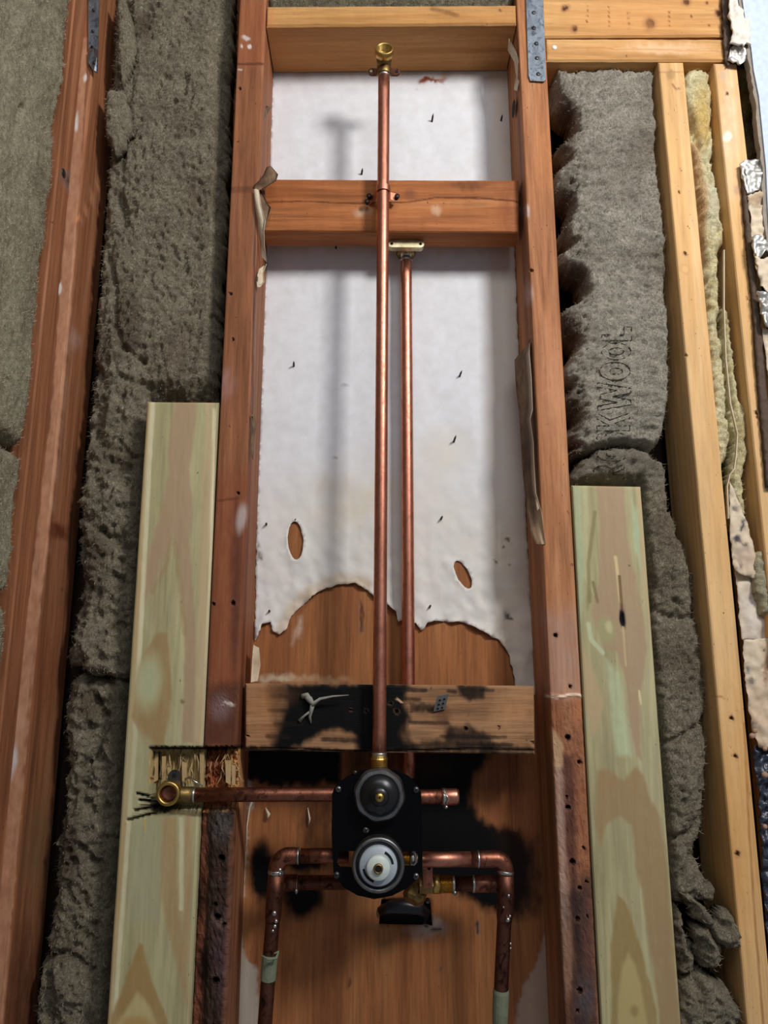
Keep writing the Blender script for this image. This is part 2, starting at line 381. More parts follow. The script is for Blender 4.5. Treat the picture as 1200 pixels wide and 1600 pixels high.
def batt(name, poly, y0, thick, mat, amp=(.008, .003, .0012), edge_r=.02, res=.0024, items=(), feat=None, seed=0., plane=None, jag=4.0, parent=None, smooth=True, hor=0.0, fib=60000):
    """soft slab: outline in pixels on the plane; feat(px,py)->extra height towards the viewer"""
    if plane is None:
        O = np.array([0, y0, 0.]); U = np.array([1., 0, 0]); Nn = np.array([0, -1., 0]); un = lambda a, b: P(a, b, y0)
        uv = lambda p: (p[0], p[2])
    else:
        O = np.array([plane, 0, 0.]); U = np.array([0, 1., 0]); Nn = np.array([1., 0, 0]); un = lambda a, b: PX(a, b, plane)
        uv = lambda p: (p[1], p[2])
    W3 = [uv(un(*p)) for p in poly]
    us = [p[0] for p in W3]; vs = [p[1] for p in W3]
    gu = np.arange(min(us)-.01, max(us)+.01, res); gv = np.arange(min(vs)-.01, max(vs)+.01, res)
    A, B = np.meshgrid(gu, gv); a = A.ravel(); b = B.ravel()
    q = np.stack([a, b, np.full(a.shape, seed)], 1)
    jx = jag*.001*(fbm(q*60, 4)+fbm(q*[9, 9, 1], 2)*.8); jy = jag*.001*fbm(q*60+50, 4)
    sd = sdist(a+jx, b+jy, W3)
    P3 = O+np.outer(a, U)+np.outer(b, [0, 0, 1.]); px, py = proj(P3)
    ins = sd > 0
    h = -thick*.85*(1-np.sqrt(np.clip(1-(1-np.clip(sd/edge_r, 0, 1))**2, 0, 1)))
    n1 = fbm(q*[18, 12, 1], 2); n2 = fbm(q*[75, 60+hor*60, 1]+9, 3); n3 = fbm(q*[240, 240+hor*150, 1]+5, 3)
    h = h+amp[0]*n1-amp[1]*np.abs(n2)*2+amp[1]*.6+amp[2]*n3
    if feat is not None: h = h+feat(px, py)
    h = np.maximum(h, -thick*.96)
    top = P3+np.outer(h, Nn); bot = P3-np.outer(np.full(a.shape, thick), Nn)
    ids = -np.ones(len(a), int); k = np.where(ins)[0]; ids[k] = np.arange(len(k)); n = len(k)
    g = ids.reshape(A.shape); a0, b0, c0, d0 = g[:-1, :-1], g[:-1, 1:], g[1:, 1:], g[1:, :-1]
    ok = (a0 >= 0) & (b0 >= 0) & (c0 >= 0) & (d0 >= 0)
    Q = np.stack([a0[ok], b0[ok], c0[ok], d0[ok]], 1)
    Fc = Q.tolist()+[(r[3]+n, r[2]+n, r[1]+n, r[0]+n) for r in Q.tolist()]
    from collections import Counter
    ed = {}
    for r in Q.tolist():
        for i in range(4):
            e = (r[i], r[(i+1) % 4]); 
            if (e[1], e[0]) in ed: del ed[(e[1], e[0])]
            else: ed[e] = 1
    for (i, j) in ed: Fc.append((i, i+n, j+n, j))
    V = np.concatenate([top[k], bot[k]]); pv, qv = proj(V)
    used = np.zeros(2*n, bool); used[np.unique(np.array([x for r in Fc for x in r]))] = True
    rm = -np.ones(2*n, int); rm[used] = np.arange(used.sum()); V = V[used]; Fc = [tuple(rm[x] for x in r) for r in Fc]
    col = paint(pv[used], qv[used], items, 4, seed)
    o = mk(name, V, Fc, mat, parent, col, smooth)
    o_surface = top[k]
    if fib > 0:
        r = np.random.RandomState(int(seed)+5); area = len(k)*res*res; nf = int(area*fib)
        e_ = np.exp(-sd[k]/.012)*2.5+.6+np.clip(n2[k]+.3, 0, 1)*1.2; pr = e_/e_.sum(); ch = r.choice(len(k), nf, p=pr)
        base = o_surface[ch]; th_ = r.uniform(0, 2*np.pi, nf); Ls = r.uniform(.002, .006, nf); T2 = Nn*0
        dirs = np.cos(th_)[:, None]*U+np.sin(th_)[:, None]*np.array([0, 0, 1.]); bend = np.cos(th_+1.1)[:, None]*U+np.sin(th_+1.1)[:, None]*np.array([0, 0, 1.])
        lift = r.uniform(.0002, .0022, nf)[:, None]*Nn
        pts = [base-Nn*.001, base+dirs*Ls[:, None]*.5+lift, base+dirs*Ls[:, None]*.8+bend*Ls[:, None]*.4+lift*1.2]
        rad = r.uniform(.00012, .00028, nf)
        Vv = []; 
        for jx_, (p_, f_) in enumerate(zip(pts, (1, .9, .3))):
            for q_ in range(3):
                a_ = 2*np.pi*q_/3; Vv.append(p_+(bend*math.cos(a_)+Nn*math.sin(a_))*(rad*f_)[:, None])
        Vv = np.stack(Vv, 1).reshape(-1, 3); ff = []
        for i_ in range(nf):
            b_ = i_*9
            for l_ in (0, 3):
                for q_ in range(3): q2 = (q_+1) % 3; ff.append((b_+l_+q_, b_+l_+q2, b_+l_+3+q2, b_+l_+3+q_))
        fo_ = mk('fibres', Vv, ff, M['fibre_y'] if mat is M['glass_wool'] else M['fibre'], o); fo_['kind'] = 'stuff'
    return o, o_surface
def g2(px, py, cx, cy, rx, ry): return np.exp(-((px-cx)/rx)**2-((py-cy)/ry)**2)
def crease(px, py, pts, w): return np.exp(-(seg_dist(px, py, pts)/w)**2)

def sheet(name, poly, y0, mat, holes=(), items=(), res=.004, depth=None, parent=None, seed=0., thick=.0007, jag=1.5, warp=4, ypx=None):
    """thin torn sheet with real thickness, outline and holes in pixels"""
    def dens(pl):
        out = []
        for i in range(len(pl)):
            p, q = np.array(pl[i], float), np.array(pl[(i+1) % len(pl)], float); L = np.linalg.norm(q-p)
            for t in np.arange(0, 1, max(4.0/max(L, 1e-6), 1e-3)):
                r = p+(q-p)*t; n_ = fbm(np.array([[r[0]/9, r[1]/9, seed]]), 3)[0]; n2 = fbm(np.array([[r[0]/9, r[1]/9, seed+40]]), 3)[0]
                out.append((r[0]+n_*jag, r[1]+n2*jag))
        return out
    jg = jag; loops = [dens(poly)]; jag = min(jag, .7); loops += [dens(h) for h in holes]
    pts = []; edges = []; lw = []
    for lp in loops:
        s0 = len(pts); w2 = [(float(P(x, y, y0)[0]), float(P(x, y, y0)[2])) for x, y in lp]; lw.append(w2)
        pts += w2; edges += [(s0+i, s0+(i+1) % len(w2)) for i in range(len(w2))]
    x0, x1 = min(p[0] for p in lw[0]), max(p[0] for p in lw[0]); z0, z1 = min(p[1] for p in lw[0]), max(p[1] for p in lw[0])
    gx, gz = np.meshgrid(np.arange(x0, x1, res), np.arange(z0, z1, res)); gx = gx.ravel(); gz = gz.ravel()
    rs = np.random.RandomState(3); gx = gx+rs.uniform(-.3, .3, gx.shape)*res; gz = gz+rs.uniform(-.3, .3, gz.shape)*res
    ok = inside(gx, gz, lw[0]) & (seg_dist(gx, gz, lw[0], True) > res*.5)
    for h in lw[1:]: ok &= ~inside(gx, gz, h) & (seg_dist(gx, gz, h, True) > res*.5)
    pts += list(zip(gx[ok].tolist(), gz[ok].tolist()))
    vo, eo, fo, *_ = delaunay_2d_cdt([Vector(p) for p in pts], edges, [], 0, 1e-6)
    vo = np.array([(v.x, v.y) for v in vo]); fo = np.array([f for f in fo if len(f) == 3])
    cen = vo[fo].mean(1); ok = inside(cen[:, 0], cen[:, 1], lw[0])
    for h in lw[1:]: ok &= ~inside(cen[:, 0], cen[:, 1], h)
    fo = fo[ok]; n = len(vo)
    V = np.stack([vo[:, 0], np.full(n, y0), vo[:, 1]], 1); px, py = proj(V)
    if depth is not None: V[:, 1] += depth(px, py)
    Bk = V.copy(); Bk[:, 1] += thick
    # orient faces towards the viewer
    a, b, c = V[fo[:, 0]], V[fo[:, 1]], V[fo[:, 2]]; nr = np.cross(b-a, c-a)[:, 1] > 0; fo[nr] = fo[nr][:, ::-1]
    Fc = [tuple(r) for r in fo.tolist()]; ed = {}
    for r in Fc:
        for i in range(3):
            e = (r[i], r[(i+1) % 3])
            if (e[1], e[0]) in ed: del ed[(e[1], e[0])]
            else: ed[e] = 1
    Fc = Fc+[(r[2]+n, r[1]+n, r[0]+n) for r in Fc]+[(i, i+n, j+n, j) for (i, j) in ed]
    V = np.concatenate([V, Bk]); pv, qv = proj(V)
    return mk(name, V, Fc, mat, parent, paint(pv, qv, items, warp, seed), True)

M['fibre'] = plain('wool_fibre', (182, 170, 146), .95, 0, .05); M['fibre_y'] = plain('glass_wool_fibre', (214, 204, 160), .95, 0, .05)
BLK = (8, 7, 6); SOOT = (17, 13, 10); WHT = (222, 216, 208); PALE = (200, 180, 158)
def holes_paint(l, c=(24, 14, 10)):
    out = []
    for (x, y, r) in l:
        out.append(('e', x, y, r*1.7, r*1.7, 0, (120, 84, 66), .5, .4)); out.append(('e', x, y, r, r, 0, c, 1.0, .3))
    return out
def hole_disp(l, depth=.004):
    def f(px, py):
        d = np.zeros(px.shape)
        for (x, y, r) in l: d += depth*(1-sm(np.hypot(px-x, py-y), r*.5, r*1.1))
        return d
    return f

# ================================================================== SETTING
# sheathing behind the whole wall (shallow plywood, soot marked)
ply_items = [
 ('p', [(384, 1150), (534, 1150), (534, 1222), (470, 1229), (383, 1223)], BLK, 1, 5),
 ('p', [(540, 1150), (600, 1150), (610, 1210), (545, 1215)], (70, 42, 28), .7, 6),
 ('p', [(628, 1150), (775, 1150), (762, 1190), (742, 1215), (736, 1240), (748, 1282), (775, 1290), (812, 1296), (830, 1345), (826, 1400), (806, 1432), (775, 1428), (745, 1412), (718, 1398), (690, 1385), (640, 1390)], BLK, 1, 9),
 ('p', [(775, 1300), (840, 1310), (850, 1400), (838, 1430), (800, 1430)], (40, 24, 18), .75, 14),
 ('e', 409, 1362, 20, 48, 0, BLK, 1, .35), ('e', 473, 1398, 32, 36, 0, BLK, 1, .3), ('e', 470, 1348, 42, 12, 0, BLK, 1, .4),
 ('e', 495, 1262, 34, 30, 0, (70, 40, 26), .6, .7), ('e', 482, 1295, 14, 26, 0, (60, 34, 22), .6, .6),
 ('p', [(770, 1150), (850, 1150), (850, 1330), (760, 1270)], (120, 62, 40), .35, 20),
 ('e', 668, 1450, 26, 14, 0, (176, 160, 150), .6, .8), ('e', 680, 1440, 10, 8, 0, (190, 176, 166), .6, .8),
 ('p', [(372, 1440), (378, 1470), (383, 1495), (400, 1512), (405, 1560), (403, 1640), (396, 1760), (340, 1760), (350, 1440)], (178, 166, 150), .95, 3),
 ('p', [(852, 1456), (842, 1500), (818, 1545), (803, 1600), (800, 1760), (900, 1760), (900, 1456)], (170, 142, 122), .95, 3),
 ('l', [(386, 1262), (384, 1330), (380, 1400)], 3, (210, 180, 150), .8, 2), ('l', [(386, 1225), (396, 1240), (390, 1262)], 5, (196, 186, 176), .8, 3),
 ('e', 546, 1540, 4, 12, 20, (70, 34, 24), .8, .4), ('e', 688, 1516, 4, 6, 0, (70, 34, 24), .8, .4),
 ('l', [(745, 1440), (746, 1458)], 2, BLK, .9, 2), ('l', [(665, 1448), (688, 1452)], 3, BLK, .9, 2),
 ('e', 465, 985, 5, 22, 15, (210, 190, 170), .5, .6), ('l', [(565, 940), (564, 990)], 2, (80, 44, 26), .9, 2), ('e', 566, 958, 4, 16, 0, (90, 48, 30), .8, .5),
 ('l', [(480, 935), (465, 960)], 4, (130, 76, 46), .6, 5), ('e', 490, 1062, 50, 7, 0, (196, 160, 120), .6, .5), ('e', 430, 1060, 26, 6, 0, (210, 190, 160), .7, .5),
 ('e', 640, 1190, 60, 30, 0, (60, 34, 22), .5, .8),
 ('l', [(520, 1480), (505, 1760)], 24, (96, 54, 32), .3, 20), ('l', [(640, 1500), (650, 1760)], 16, (110, 62, 36), .3, 18), ('e', 440, 1500, 40, 60, 0, (90, 48, 28), .35, .8),
]
cut = [(596, 1405), (672, 1405), (676, 1447), (592, 1445)]
def ply_depth(px, py): return 0.0002*fbm(np.stack([px/20, py/60, px*0], 1), 2)
o = sheet('wall_back', [(372, -160), (850, -160), (900, 1780), (330, 1780)], .0905, M['plywood'], holes=[cut], items=ply_items, res=.0035, thick=.008, depth=ply_depth, jag=.8)
tag(o, kind='structure')
o = MB().add(*box((-.62, .112, .70), (.75, .125, 2.75))).obj('wall_backing', M['dark_wood']); o.name = 'wall_outer'; tag(o, kind='structure')  # colour kept dark for the shade behind the open gaps

# torn white paper face over the plywood
hole1 = [(462+12*math.cos(a)+1.5*math.sin(a), 845+30*math.sin(a)) for a in np.linspace(0, 2*math.pi, 22)[:-1]]
hole2 = [(723+10*math.cos(a)+10*math.sin(a), 898+22*math.sin(a)-2*math.cos(a)) for a in np.linspace(0, 2*math.pi, 22)[:-1]]
torn = [(404, 992), (410, 976), (424, 972), (427, 987), (438, 991), (449, 982), (455, 962), (470, 948), (488, 932), (502, 922), (530, 914), (556, 912), (570, 920), (584, 932), (604, 944), (617, 955), (622, 972), (632, 968), (640, 974), (650, 974), (658, 985), (668, 974), (678, 970), (700, 972), (722, 972), (742, 980), (768, 994), (784, 1004), (794, 1022), (801, 1048), (806, 1085), (838, 1085)]
pap_poly = [(425, 95), (797, 95), (800, 270), (808, 500), (815, 640), (822, 800), (830, 960)]+[(838, 1085)]+torn[::-1][1:]+[(398, 1002), (401, 800), (408, 600), (416, 380), (422, 250)]
def pap_depth(px, py):
    d = .0012*fbm(np.stack([px/50, py/90, px*0], 1), 3)
    low = sm(py, 700, 960); e = seg_dist(px, py, torn)
    d -= .0022*low*np.abs(np.sin(px/19+py/70+2*fbm(np.stack([px/60, py/60, px*0+2], 1), 2)))**6*np.exp(-e/60)
    d += low*.0012*np.sin(px/13+2*fbm(np.stack([px/60, py/60, px*0+2], 1), 2)+py/60)*np.exp(-e/50)
    d += low*.0022*fbm(np.stack([px/22, py/26, px*0+4], 1), 3)
    d -= .0055*np.exp(-e/9.0)*(.6+.6*fbm(np.stack([px/16, py/16, px*0+8], 1), 2))
    for h in (hole1, hole2): d -= .0015*np.exp(-seg_dist(px, py, h, True)/3.0)
    d -= .0012*np.exp(-(seg_dist(px, py, [(700, 880), (760, 960), (790, 1010)])/8)**2)
    return np.clip(d, -.02, .0010)
YT = (214, 200, 170)
pap_items = [
 ('p', [(398, 780), (500, 740), (600, 720), (700, 720), (760, 800), (835, 780), (840, 1090), (398, 1000)], YT, .34, 60),
 ('p', [(765, 100), (800, 100), (840, 1085), (780, 1085), (760, 700)], (206, 182, 150), .45, 14),  # tan of the dirty strip, carried up over the right stud's shadow band
 ('e', 676, 126, 24, 5, -12, (150, 78, 50), .95, .35), ('e', 665, 128, 10, 4, 0, (134, 62, 40), .9, .4), ('e', 694, 113, 5, 8, 0, (200, 140, 80), .7, .5),
 ('e', 560, 790, 60, 22, -20, YT, .4, .7), ('e', 700, 700, 40, 30, 0, YT, .3, .7), ('e', 520, 760, 30, 16, 0, (196, 178, 160), .35, .7),
 ('l', [(430, 1000), (440, 985), (455, 955), (480, 930), (530, 905), (570, 912)], 8, (190, 160, 118), .5, 14),
 ('e', 793, 845, 5, 2.5, 0, (60, 40, 30), .9, .4), ('e', 786, 858, 3, 3, 0, (60, 40, 30), .9, .4), ('e', 777, 872, 4, 2, 0, (70, 50, 40), .9, .4), ('e', 795, 962, 5, 4, 0, (50, 50, 40), .9, .4), ('e', 795, 880, 3, 2, 0, (60, 40, 30), .9, .4),
 ('e', 540, 600, 5, 2, 0, (170, 160, 150), .6, .4), ('e', 523, 710, 5, 2, 20, (150, 140, 130), .7, .4), ('e', 404, 850, 3, 5, 0, (110, 100, 90), .8, .5), ('e', 405, 868, 3, 4, 0, (110, 100, 90), .8, .5), ('e', 409, 872, 3, 2, 0, (110, 100, 90), .8, .5),
 ('p', [(420, 380), (640, 380), (805, 385), (805, 396), (600, 392), (420, 392)], (206, 188, 160), .5, 6),  # painted shadow band under the middle block
 ('p', [(425, 106), (800, 106), (800, 118), (425, 114)], (210, 196, 172), .5, 6),  # shade of the top block, painted along the paper's upper edge
]
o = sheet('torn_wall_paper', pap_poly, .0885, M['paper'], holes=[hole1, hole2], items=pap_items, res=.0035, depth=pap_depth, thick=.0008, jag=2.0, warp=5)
tag(o, 'white paper sheet with torn scalloped lower edge and two oval holes on the plywood', 'paper')

# black panel in place of the shade inside the square cut-out
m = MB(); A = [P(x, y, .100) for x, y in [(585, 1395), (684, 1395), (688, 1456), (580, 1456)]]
m.add(*prism(A, (0, .008, 0))); o = m.obj('dark_hollow_panel', M['hollow_black']); tag(o, 'black panel standing in for the dark hollow of the square cut below the valve', 'board')
m = MB().add(*tube([P(594, 1424, .092), P(610, 1417, .088), P(632, 1416, .087), P(655, 1419, .088), P(668, 1428, .092)], [.006, .008, .009, .008, .006], 16)); o = m.obj('rubber_seal', M['black_rubber'], smooth=True); tag(o, 'black rubber seal curving inside the square cut-out under the valve', 'seal')

# ================================================================== STUDS
def xs_at(p0, p1, y): return p0[0]+(p1[0]-p0[0])*(y-p0[1])/(p1[1]-p0[1])
def quad(l0, l1, r0, r1, ya, yb):
    return [(xs_at(l0, l1, ya), ya), (xs_at(r0, r1, ya), ya), (xs_at(r0, r1, yb), yb), (xs_at(l0, l1, yb), yb)]

# centre-left stud with notch for the copper pipe
h_l = [(375, 138, 2), (361, 459, 2), (364, 530, 2), (372, 770, 2.5), (334, 943, 3), (364, 943, 4), (338, 1288, 2)]
def notch_depth(px, py):
    q = np.stack([px/5, py/22, px*0], 1); w_ = 2.5*fbm(np.stack([px/4, py*0, px*0+3], 1), 3)
    inn = sm(py+w_, 1166, 1170)*(1-sm(py+w_, 1264, 1272))
    return inn*(.021+.006*fbm(q, 3)+.005*fbm(q*3, 2))
def s2_disp(px, py):
    d = notch_depth(px, py)
    ch = sm(py, 1268, 1274); n = fbm(np.stack([px/7, py/16, px*0+2], 1), 4)
    strip = np.exp(-((px-(345-(py-1280)*.03))/20.0)**4)
    d += ch*(.009*(1-strip)+.0025*n*1.0)
    for (x, y, r) in [(346, 1341, 5), (340, 1433, 5), (337, 1414, 3), (350, 1445, 3), (337, 1532, 6)]: d += .008*(1-sm(np.hypot(px-x, py-y), r*.4, r*1.2))
    d += .0009*np.exp(-((py-1095)/26.0)**2)*np.abs(fbm(np.stack([px/6, py/6, px*0], 1), 3))
    return d+hole_disp(h_l, .005)(px, py)
DK = (74, 44, 36)
s2_items = [('l', [(399, 330), (394, 640), (386, 840), (374, 1160)], 2.2, (96, 54, 36), .9, 1.5),
 ('p', [(370, 1), (418, 1), (412, 105), (366, 105)], (150, 84, 52), .45, 5), ('e', 385, 60, 6, 3, 0, WHT, .6, .5), ('e', 390, 72, 3, 3, 0, WHT, .8, .4), ('e', 378, 72, 2, 3, 0, WHT, .8, .4), ('e', 374, 110, 4, 2, 0, WHT, .6, .4),
 ('l', [(370, 100), (412, 100)], 2, (90, 50, 36), .8, 2), ('l', [(362, 297), (404, 296)], 5, (90, 52, 34), .5, 5),
 ('p', [(330, 740), (392, 740), (384, 900), (378, 1000), (376, 1170), (316, 1170), (326, 900)], (134, 70, 44), .55, 25),
 ('p', [(322, 1075), (378, 1062), (376, 1170), (314, 1170)], DK, .75, 12), ('p', [(368, 780), (377, 860), (374, 1000), (366, 1050), (360, 1000), (362, 860)], (76, 44, 40), .6, 8),
 ('e', 377, 810, 7, 20, 10, (206, 196, 190), .55, .7), ('e', 357, 1100, 10, 3, 0, (214, 196, 180), .8, .4), ('e', 345, 1105, 14, 18, 0, (160, 140, 140), .35, .8), ('e', 350, 600, 14, 20, 0, (190, 150, 150), .3, .8),
 ('l', [(340, 782), (372, 778)], 1.5, (90, 50, 36), .7, 2),
 ('p', [(330, 1168), (352, 1168), (350, 1262), (318, 1262)], (172, 100, 60), .7, 4), ('p', [(352, 1168), (380, 1168), (378, 1262), (352, 1262)], (204, 150, 96), .8, 4),
 ('e', 338, 1190, 12, 16, 0, (120, 56, 44), .7, .6),
 ('l', [(322, 1170), (378, 1167)], 4, BLK, .9, 2.5),
 ('p', [(300, 1268), (328, 1268), (322, 1420), (318, 1760), (290, 1760), (300, 1500)], (92, 44, 32), .8, 5),
 ('p', [(325, 1262), (368, 1264), (365, 1350), (358, 1450), (352, 1600), (344, 1760), (312, 1760), (318, 1500), (322, 1400)], (42, 32, 28), .93, 4),
 ('e', 310, 1400, 10, 34, 0, BLK, .8, .6), ('e', 318, 1510, 9, 30, 0, BLK, .8, .6), ('e', 345, 1290, 16, 24, 0, (90, 86, 82), .5, .7), ('e', 340, 1440, 12, 12, 0, (120, 96, 84), .5, .7), ('e', 348, 1500, 14, 60, 0, (86, 62, 66), .5, .8),
 ('l', [(362, 1300), (356, 1450), (350, 1600)], 3, (120, 80, 60), .6, 4), ('e', 345, 1262, 20, 3, 0, (196, 160, 120), .7, .5),
]+holes_paint(h_l)+[('e', x, y, r, r, 0, BLK, 1, .4) for (x, y, r) in [(346, 1341, 5), (340, 1433, 5), (337, 1414, 3), (350, 1445, 3), (337, 1532, 6)]]
o = board('wall_stud', quad((374.5, 0), (297.5, 1600), (416, 0), (353, 1600), -150, 1780), 0, .0885, M['stud_red'], s2_items, s2_disp, ru=.0016, rv=.0018, seed=1.)
tag(o, 'reddish brown stud left of the copper pipes, notched for the pipe and charred below', 'stud')
# splinters in the notches
rs = random.Random(5)
def splinters(x0, x1, n_, slats, lb):
    m = MB()
    for (x, ya, yb, w_) in slats:
        y = rs.uniform(.004, .010); a0 = P(x, ya, y+.004); a1 = P(x+w_, ya+rs.uniform(-3, 3), y+.004); b1 = P(x+w_*.9, yb, y-.001); b0 = P(x+w_*.1, yb+rs.uniform(-4, 4), y-.001)
        m.add(*prism([b0, b1, a1, a0], (0, .003, 0)))
    for k in range(n_):
        x = rs.uniform(x0, x1); ya = rs.choice([1172, 1178, 1190, 1204]); ln = rs.uniform(10, 34); lean = rs.gauss(0, 7)
        yb = min(ya+ln, 1226); y = rs.uniform(.006, .018); a = P(x, ya, y+.004); b = P(x+lean, yb, y-rs.uniform(0, .006)); mid = (a+b)/2+np.array([rs.uniform(-.003, .003), -rs.uniform(0, .004), 0])
        r = rs.uniform(.0003, .0009); m.add(*tube([a, mid, b], [r, r*1.2, r*.3], 5))
    o = m.obj('wood_splinters', M['splinter']); tag(o, lb, 'splinters', kind='stuff')
splinters(262, 318, 15, [(234, 1186, 1216, 4), (240, 1176, 1219, 7), (253, 1182, 1219, 6), (284, 1190, 1224, 8), (312, 1176, 1226, 7)], 'pale wood splinters in the notch of the left treated board')
splinters(330, 374, 13, [(352, 1188, 1226, 9), (362, 1196, 1226, 6)], 'orange wood splinters in the notch of the charred stud')

# centre-right stud
h_r = [(830, 422, 2), (827, 532, 2), (868, 993, 3), (891, 1073, 2.5), (887, 1152, 4), (905, 1191, 3), (888, 1262, 4), (895, 1347, 5), (906, 1388, 3), (903, 1436, 4), (918, 1432, 2), (906, 1548, 5), (903, 1580, 3), (886, 1245, 2), (912, 1325, 2), (916, 1378, 2)]
def s3_disp(px, py):
    d = hole_disp(h_r, .006)(px, py)
    n = fbm(np.stack([px/8, py/24, px*0+5], 1), 4); d += sm(py, 1085, 1110)*.0016*np.abs(n)
    d -= .0015*np.exp(-((py-1087-2*np.sin(px/6))/2.5)**2)
    return d
s3_items = [('p', [(850, 960), (905, 950), (910, 1087), (855, 1087)], (168, 142, 132), .45, 26),
 ('l', [(853, 1088), (872, 1090), (888, 1085), (908, 1086)], 3, (236, 208, 180), .95, 1.5),
 ('p', [(855, 1092), (912, 1092), (922, 1330), (940, 1780), (885, 1780), (870, 1330)], (126, 74, 54), .6, 6),
 ('p', [(878, 1180), (896, 1180), (900, 1300), (908, 1500), (895, 1440), (882, 1300)], (66, 40, 38), .75, 7),
 ('p', [(866, 1180), (878, 1200), (884, 1340), (896, 1520), (884, 1560), (872, 1330)], (190, 170, 156), .45, 6),
 ('p', [(884, 1400), (930, 1360), (942, 1780), (880, 1780)], (38, 32, 34), .85, 22), ('e', 920, 1460, 10, 60, 0, (120, 80, 70), .4, .8), ('e', 888, 1500, 6, 60, 0, (150, 110, 80), .6, .6), ('e', 915, 1560, 14, 30, 0, (90, 84, 90), .5, .8),
 ('e', 902, 1110, 8, 20, 0, (190, 120, 80), .5, .8), ('p', [(862, 1140), (880, 1160), (878, 1200), (866, 1200)], (200, 170, 130), .6, 4),
 ('e', 815, 300, 4, 3, 0, WHT, .6, .5), ('e', 824, 330, 3, 8, 0, WHT, .6, .6), ('e', 826, 460, 6, 16, 0, (206, 178, 168), .5, .8), ('e', 815, 328, 4, 4, 0, (180, 170, 150), .9, .5),
 ('l', [(808, 60), (828, 620)], 1.2, (110, 62, 40), .5, 2), ('e', 850, 250, 16, 60, 0, (196, 128, 76), .4, .8), ('e', 862, 600, 14, 80, 0, (208, 146, 108), .4, .8),
 ('e', 893, 880, 4, 2, 0, (100, 56, 36), .7, .5),
]+holes_paint(h_r)
o = board('wall_stud', quad((807, 0), (884, 1600), (849, 0), (937, 1600), -150, 1780), 0, .0885, M['stud_red2'], s3_items, s3_disp, ru=.0016, rv=.0018, seed=2.)
tag(o, 'orange brown stud right of the copper pipes with nail holes and dark lower end', 'stud')

# left corner stud and the return-wall stud
s1_items = [('p', [(131, 60), (138, 60), (117, 400), (101, 600), (81, 800), (57, 1000), (38, 1200), (5, 1600), (-20, 1600), (15, 1200), (37, 1000), (61, 800), (84, 600), (98, 400), (122, 100)], (208, 158, 124), .45, 1.5),('e', 90, 830, 14, 12, 0, (96, 44, 26), .8, .5), ('l', [(84, 820), (104, 840)], 5, (90, 44, 26), .5, 5), ('e', 20, 1190, 6, 26, 8, (206, 200, 200), .8, .6), ('e', 95, 921, 3, 5, 0, BLK, .9, .4),
 ('e', 120, 190, 3, 12, 8, WHT, .8, .5), ('e', 133, 120, 3, 6, 0, WHT, .8, .5), ('e', 94, 450, 2, 8, 8, WHT, .8, .5), ('l', [(118, 345), (134, 330), (152, 290)], 3, (206, 134, 84), .6, 3), ('e', 62, 1262, 3, 4, 0, BLK, .9, .4), ('e', 60, 1320, 22, 70, 5, (110, 90, 60), .5, .8), ('e', 34, 1560, 22, 120, 4, (76, 44, 30), .7, .7), ('e', 72, 1060, 16, 60, 0, (120, 62, 36), .4, .8), ('e', 115, 530, 8, 14, 0, (190, 160, 150), .4, .8), ('e', 30, 1130, 10, 30, 8, (190, 150, 120), .5, .6)]
XS = float(P(98, 400, 0)[0])
c115 = P(117, 400, 0)[0]
tl = proj(np.array([[XS-.022, 0, 2.62], [c115, 0, 2.62], [c115, 0, .78], [XS-.022, 0, .78]]))
q = [(tl[0][i], tl[1][i]) for i in range(4)]
o = board('wall_stud', q, 0, .0885, M['stud_red'], s1_items, None, ru=.0016, rv=.0022, rounding=.004, seed=3.)
tag(o, 'orange brown corner stud at left with a bent metal strap at its top', 'stud')
m = MB(); 
V, Fc = box((XS-.085, -.0385, .78), (XS, -.0005, 2.62)); 
nz = 90; V = []; Fc = []
zz = np.linspace(.78, 2.62, nz)
for i, z in enumerate(zz):
    V += [(XS-.085, -.0385, z), (XS-.002, -.0385, z), (XS, -.0365, z), (XS, -.0025, z), (XS-.002, -.0005, z), (XS-.085, -.0005, z)]
    if i:
        for k in range(6): k2 = (k+1) % 6; Fc.append(((i-1)*6+k, (i-1)*6+k2, i*6+k2, i*6+k))
Fc += [(5, 4, 3, 2, 1, 0), tuple((nz-1)*6+k for k in range(6))]
V = np.array(V); px, py = proj(V)
o = mk('wall_stud', V, Fc, M['stud_red'], None, paint(px, py, [('e', 102, 287, 8, 8, 0, (60, 44, 40), .9, .4)]))
tag(o, 'narrow edge-on stud of the left return wall beside the smooth grey insulation', 'stud')
o = MB().add(*lathe((XS, -.022, P(103, 287, 0)[2]), (1, 0, 0), [(.006, 0), (.0055, .0012), (.002, .0018)], 16)).obj('screw_head', M['steel_d']); tag(o, 'dark round screw head in the left return wall stud', 'screw')

# right studs
h4 = [(1143, 1123, 3), (1149, 1182, 3), (1152, 1334, 3), (1070, 395, 2), (1072, 555, 1.5), (1061, 300, 1.5)]
s4_items = [('e', 1048, 119, 6, 8, 0, (150, 120, 80), .7, .5), ('l', [(1051, 133), (1056, 140), (1062, 138)], 2, (150, 100, 60), .8, 1.5), ('l', [(1030, 113), (1068, 113)], 1.5, (170, 120, 70), .6, 1.5),
 ('e', 1070, 420, 7, 8, 0, (190, 140, 90), .5, .3), ('e', 1070, 420, 5, 6, 0, (226, 180, 120), .8, .3),
 ('l', [(1162, 1130), (1170, 1300), (1180, 1450), (1192, 1600)], 3, (150, 100, 56), .7, 2), ('l', [(1159, 1130), (1167, 1300), (1177, 1450), (1189, 1600)], 2, (226, 180, 120), .7, 2),
 ('l', [(1120, 1088), (1132, 1090)], 2, (150, 100, 60), .8, 1.5), ('e', 1140, 1300, 30, 200, 0, (206, 146, 76), .35, .8)]+holes_paint(h4, (40, 24, 14))
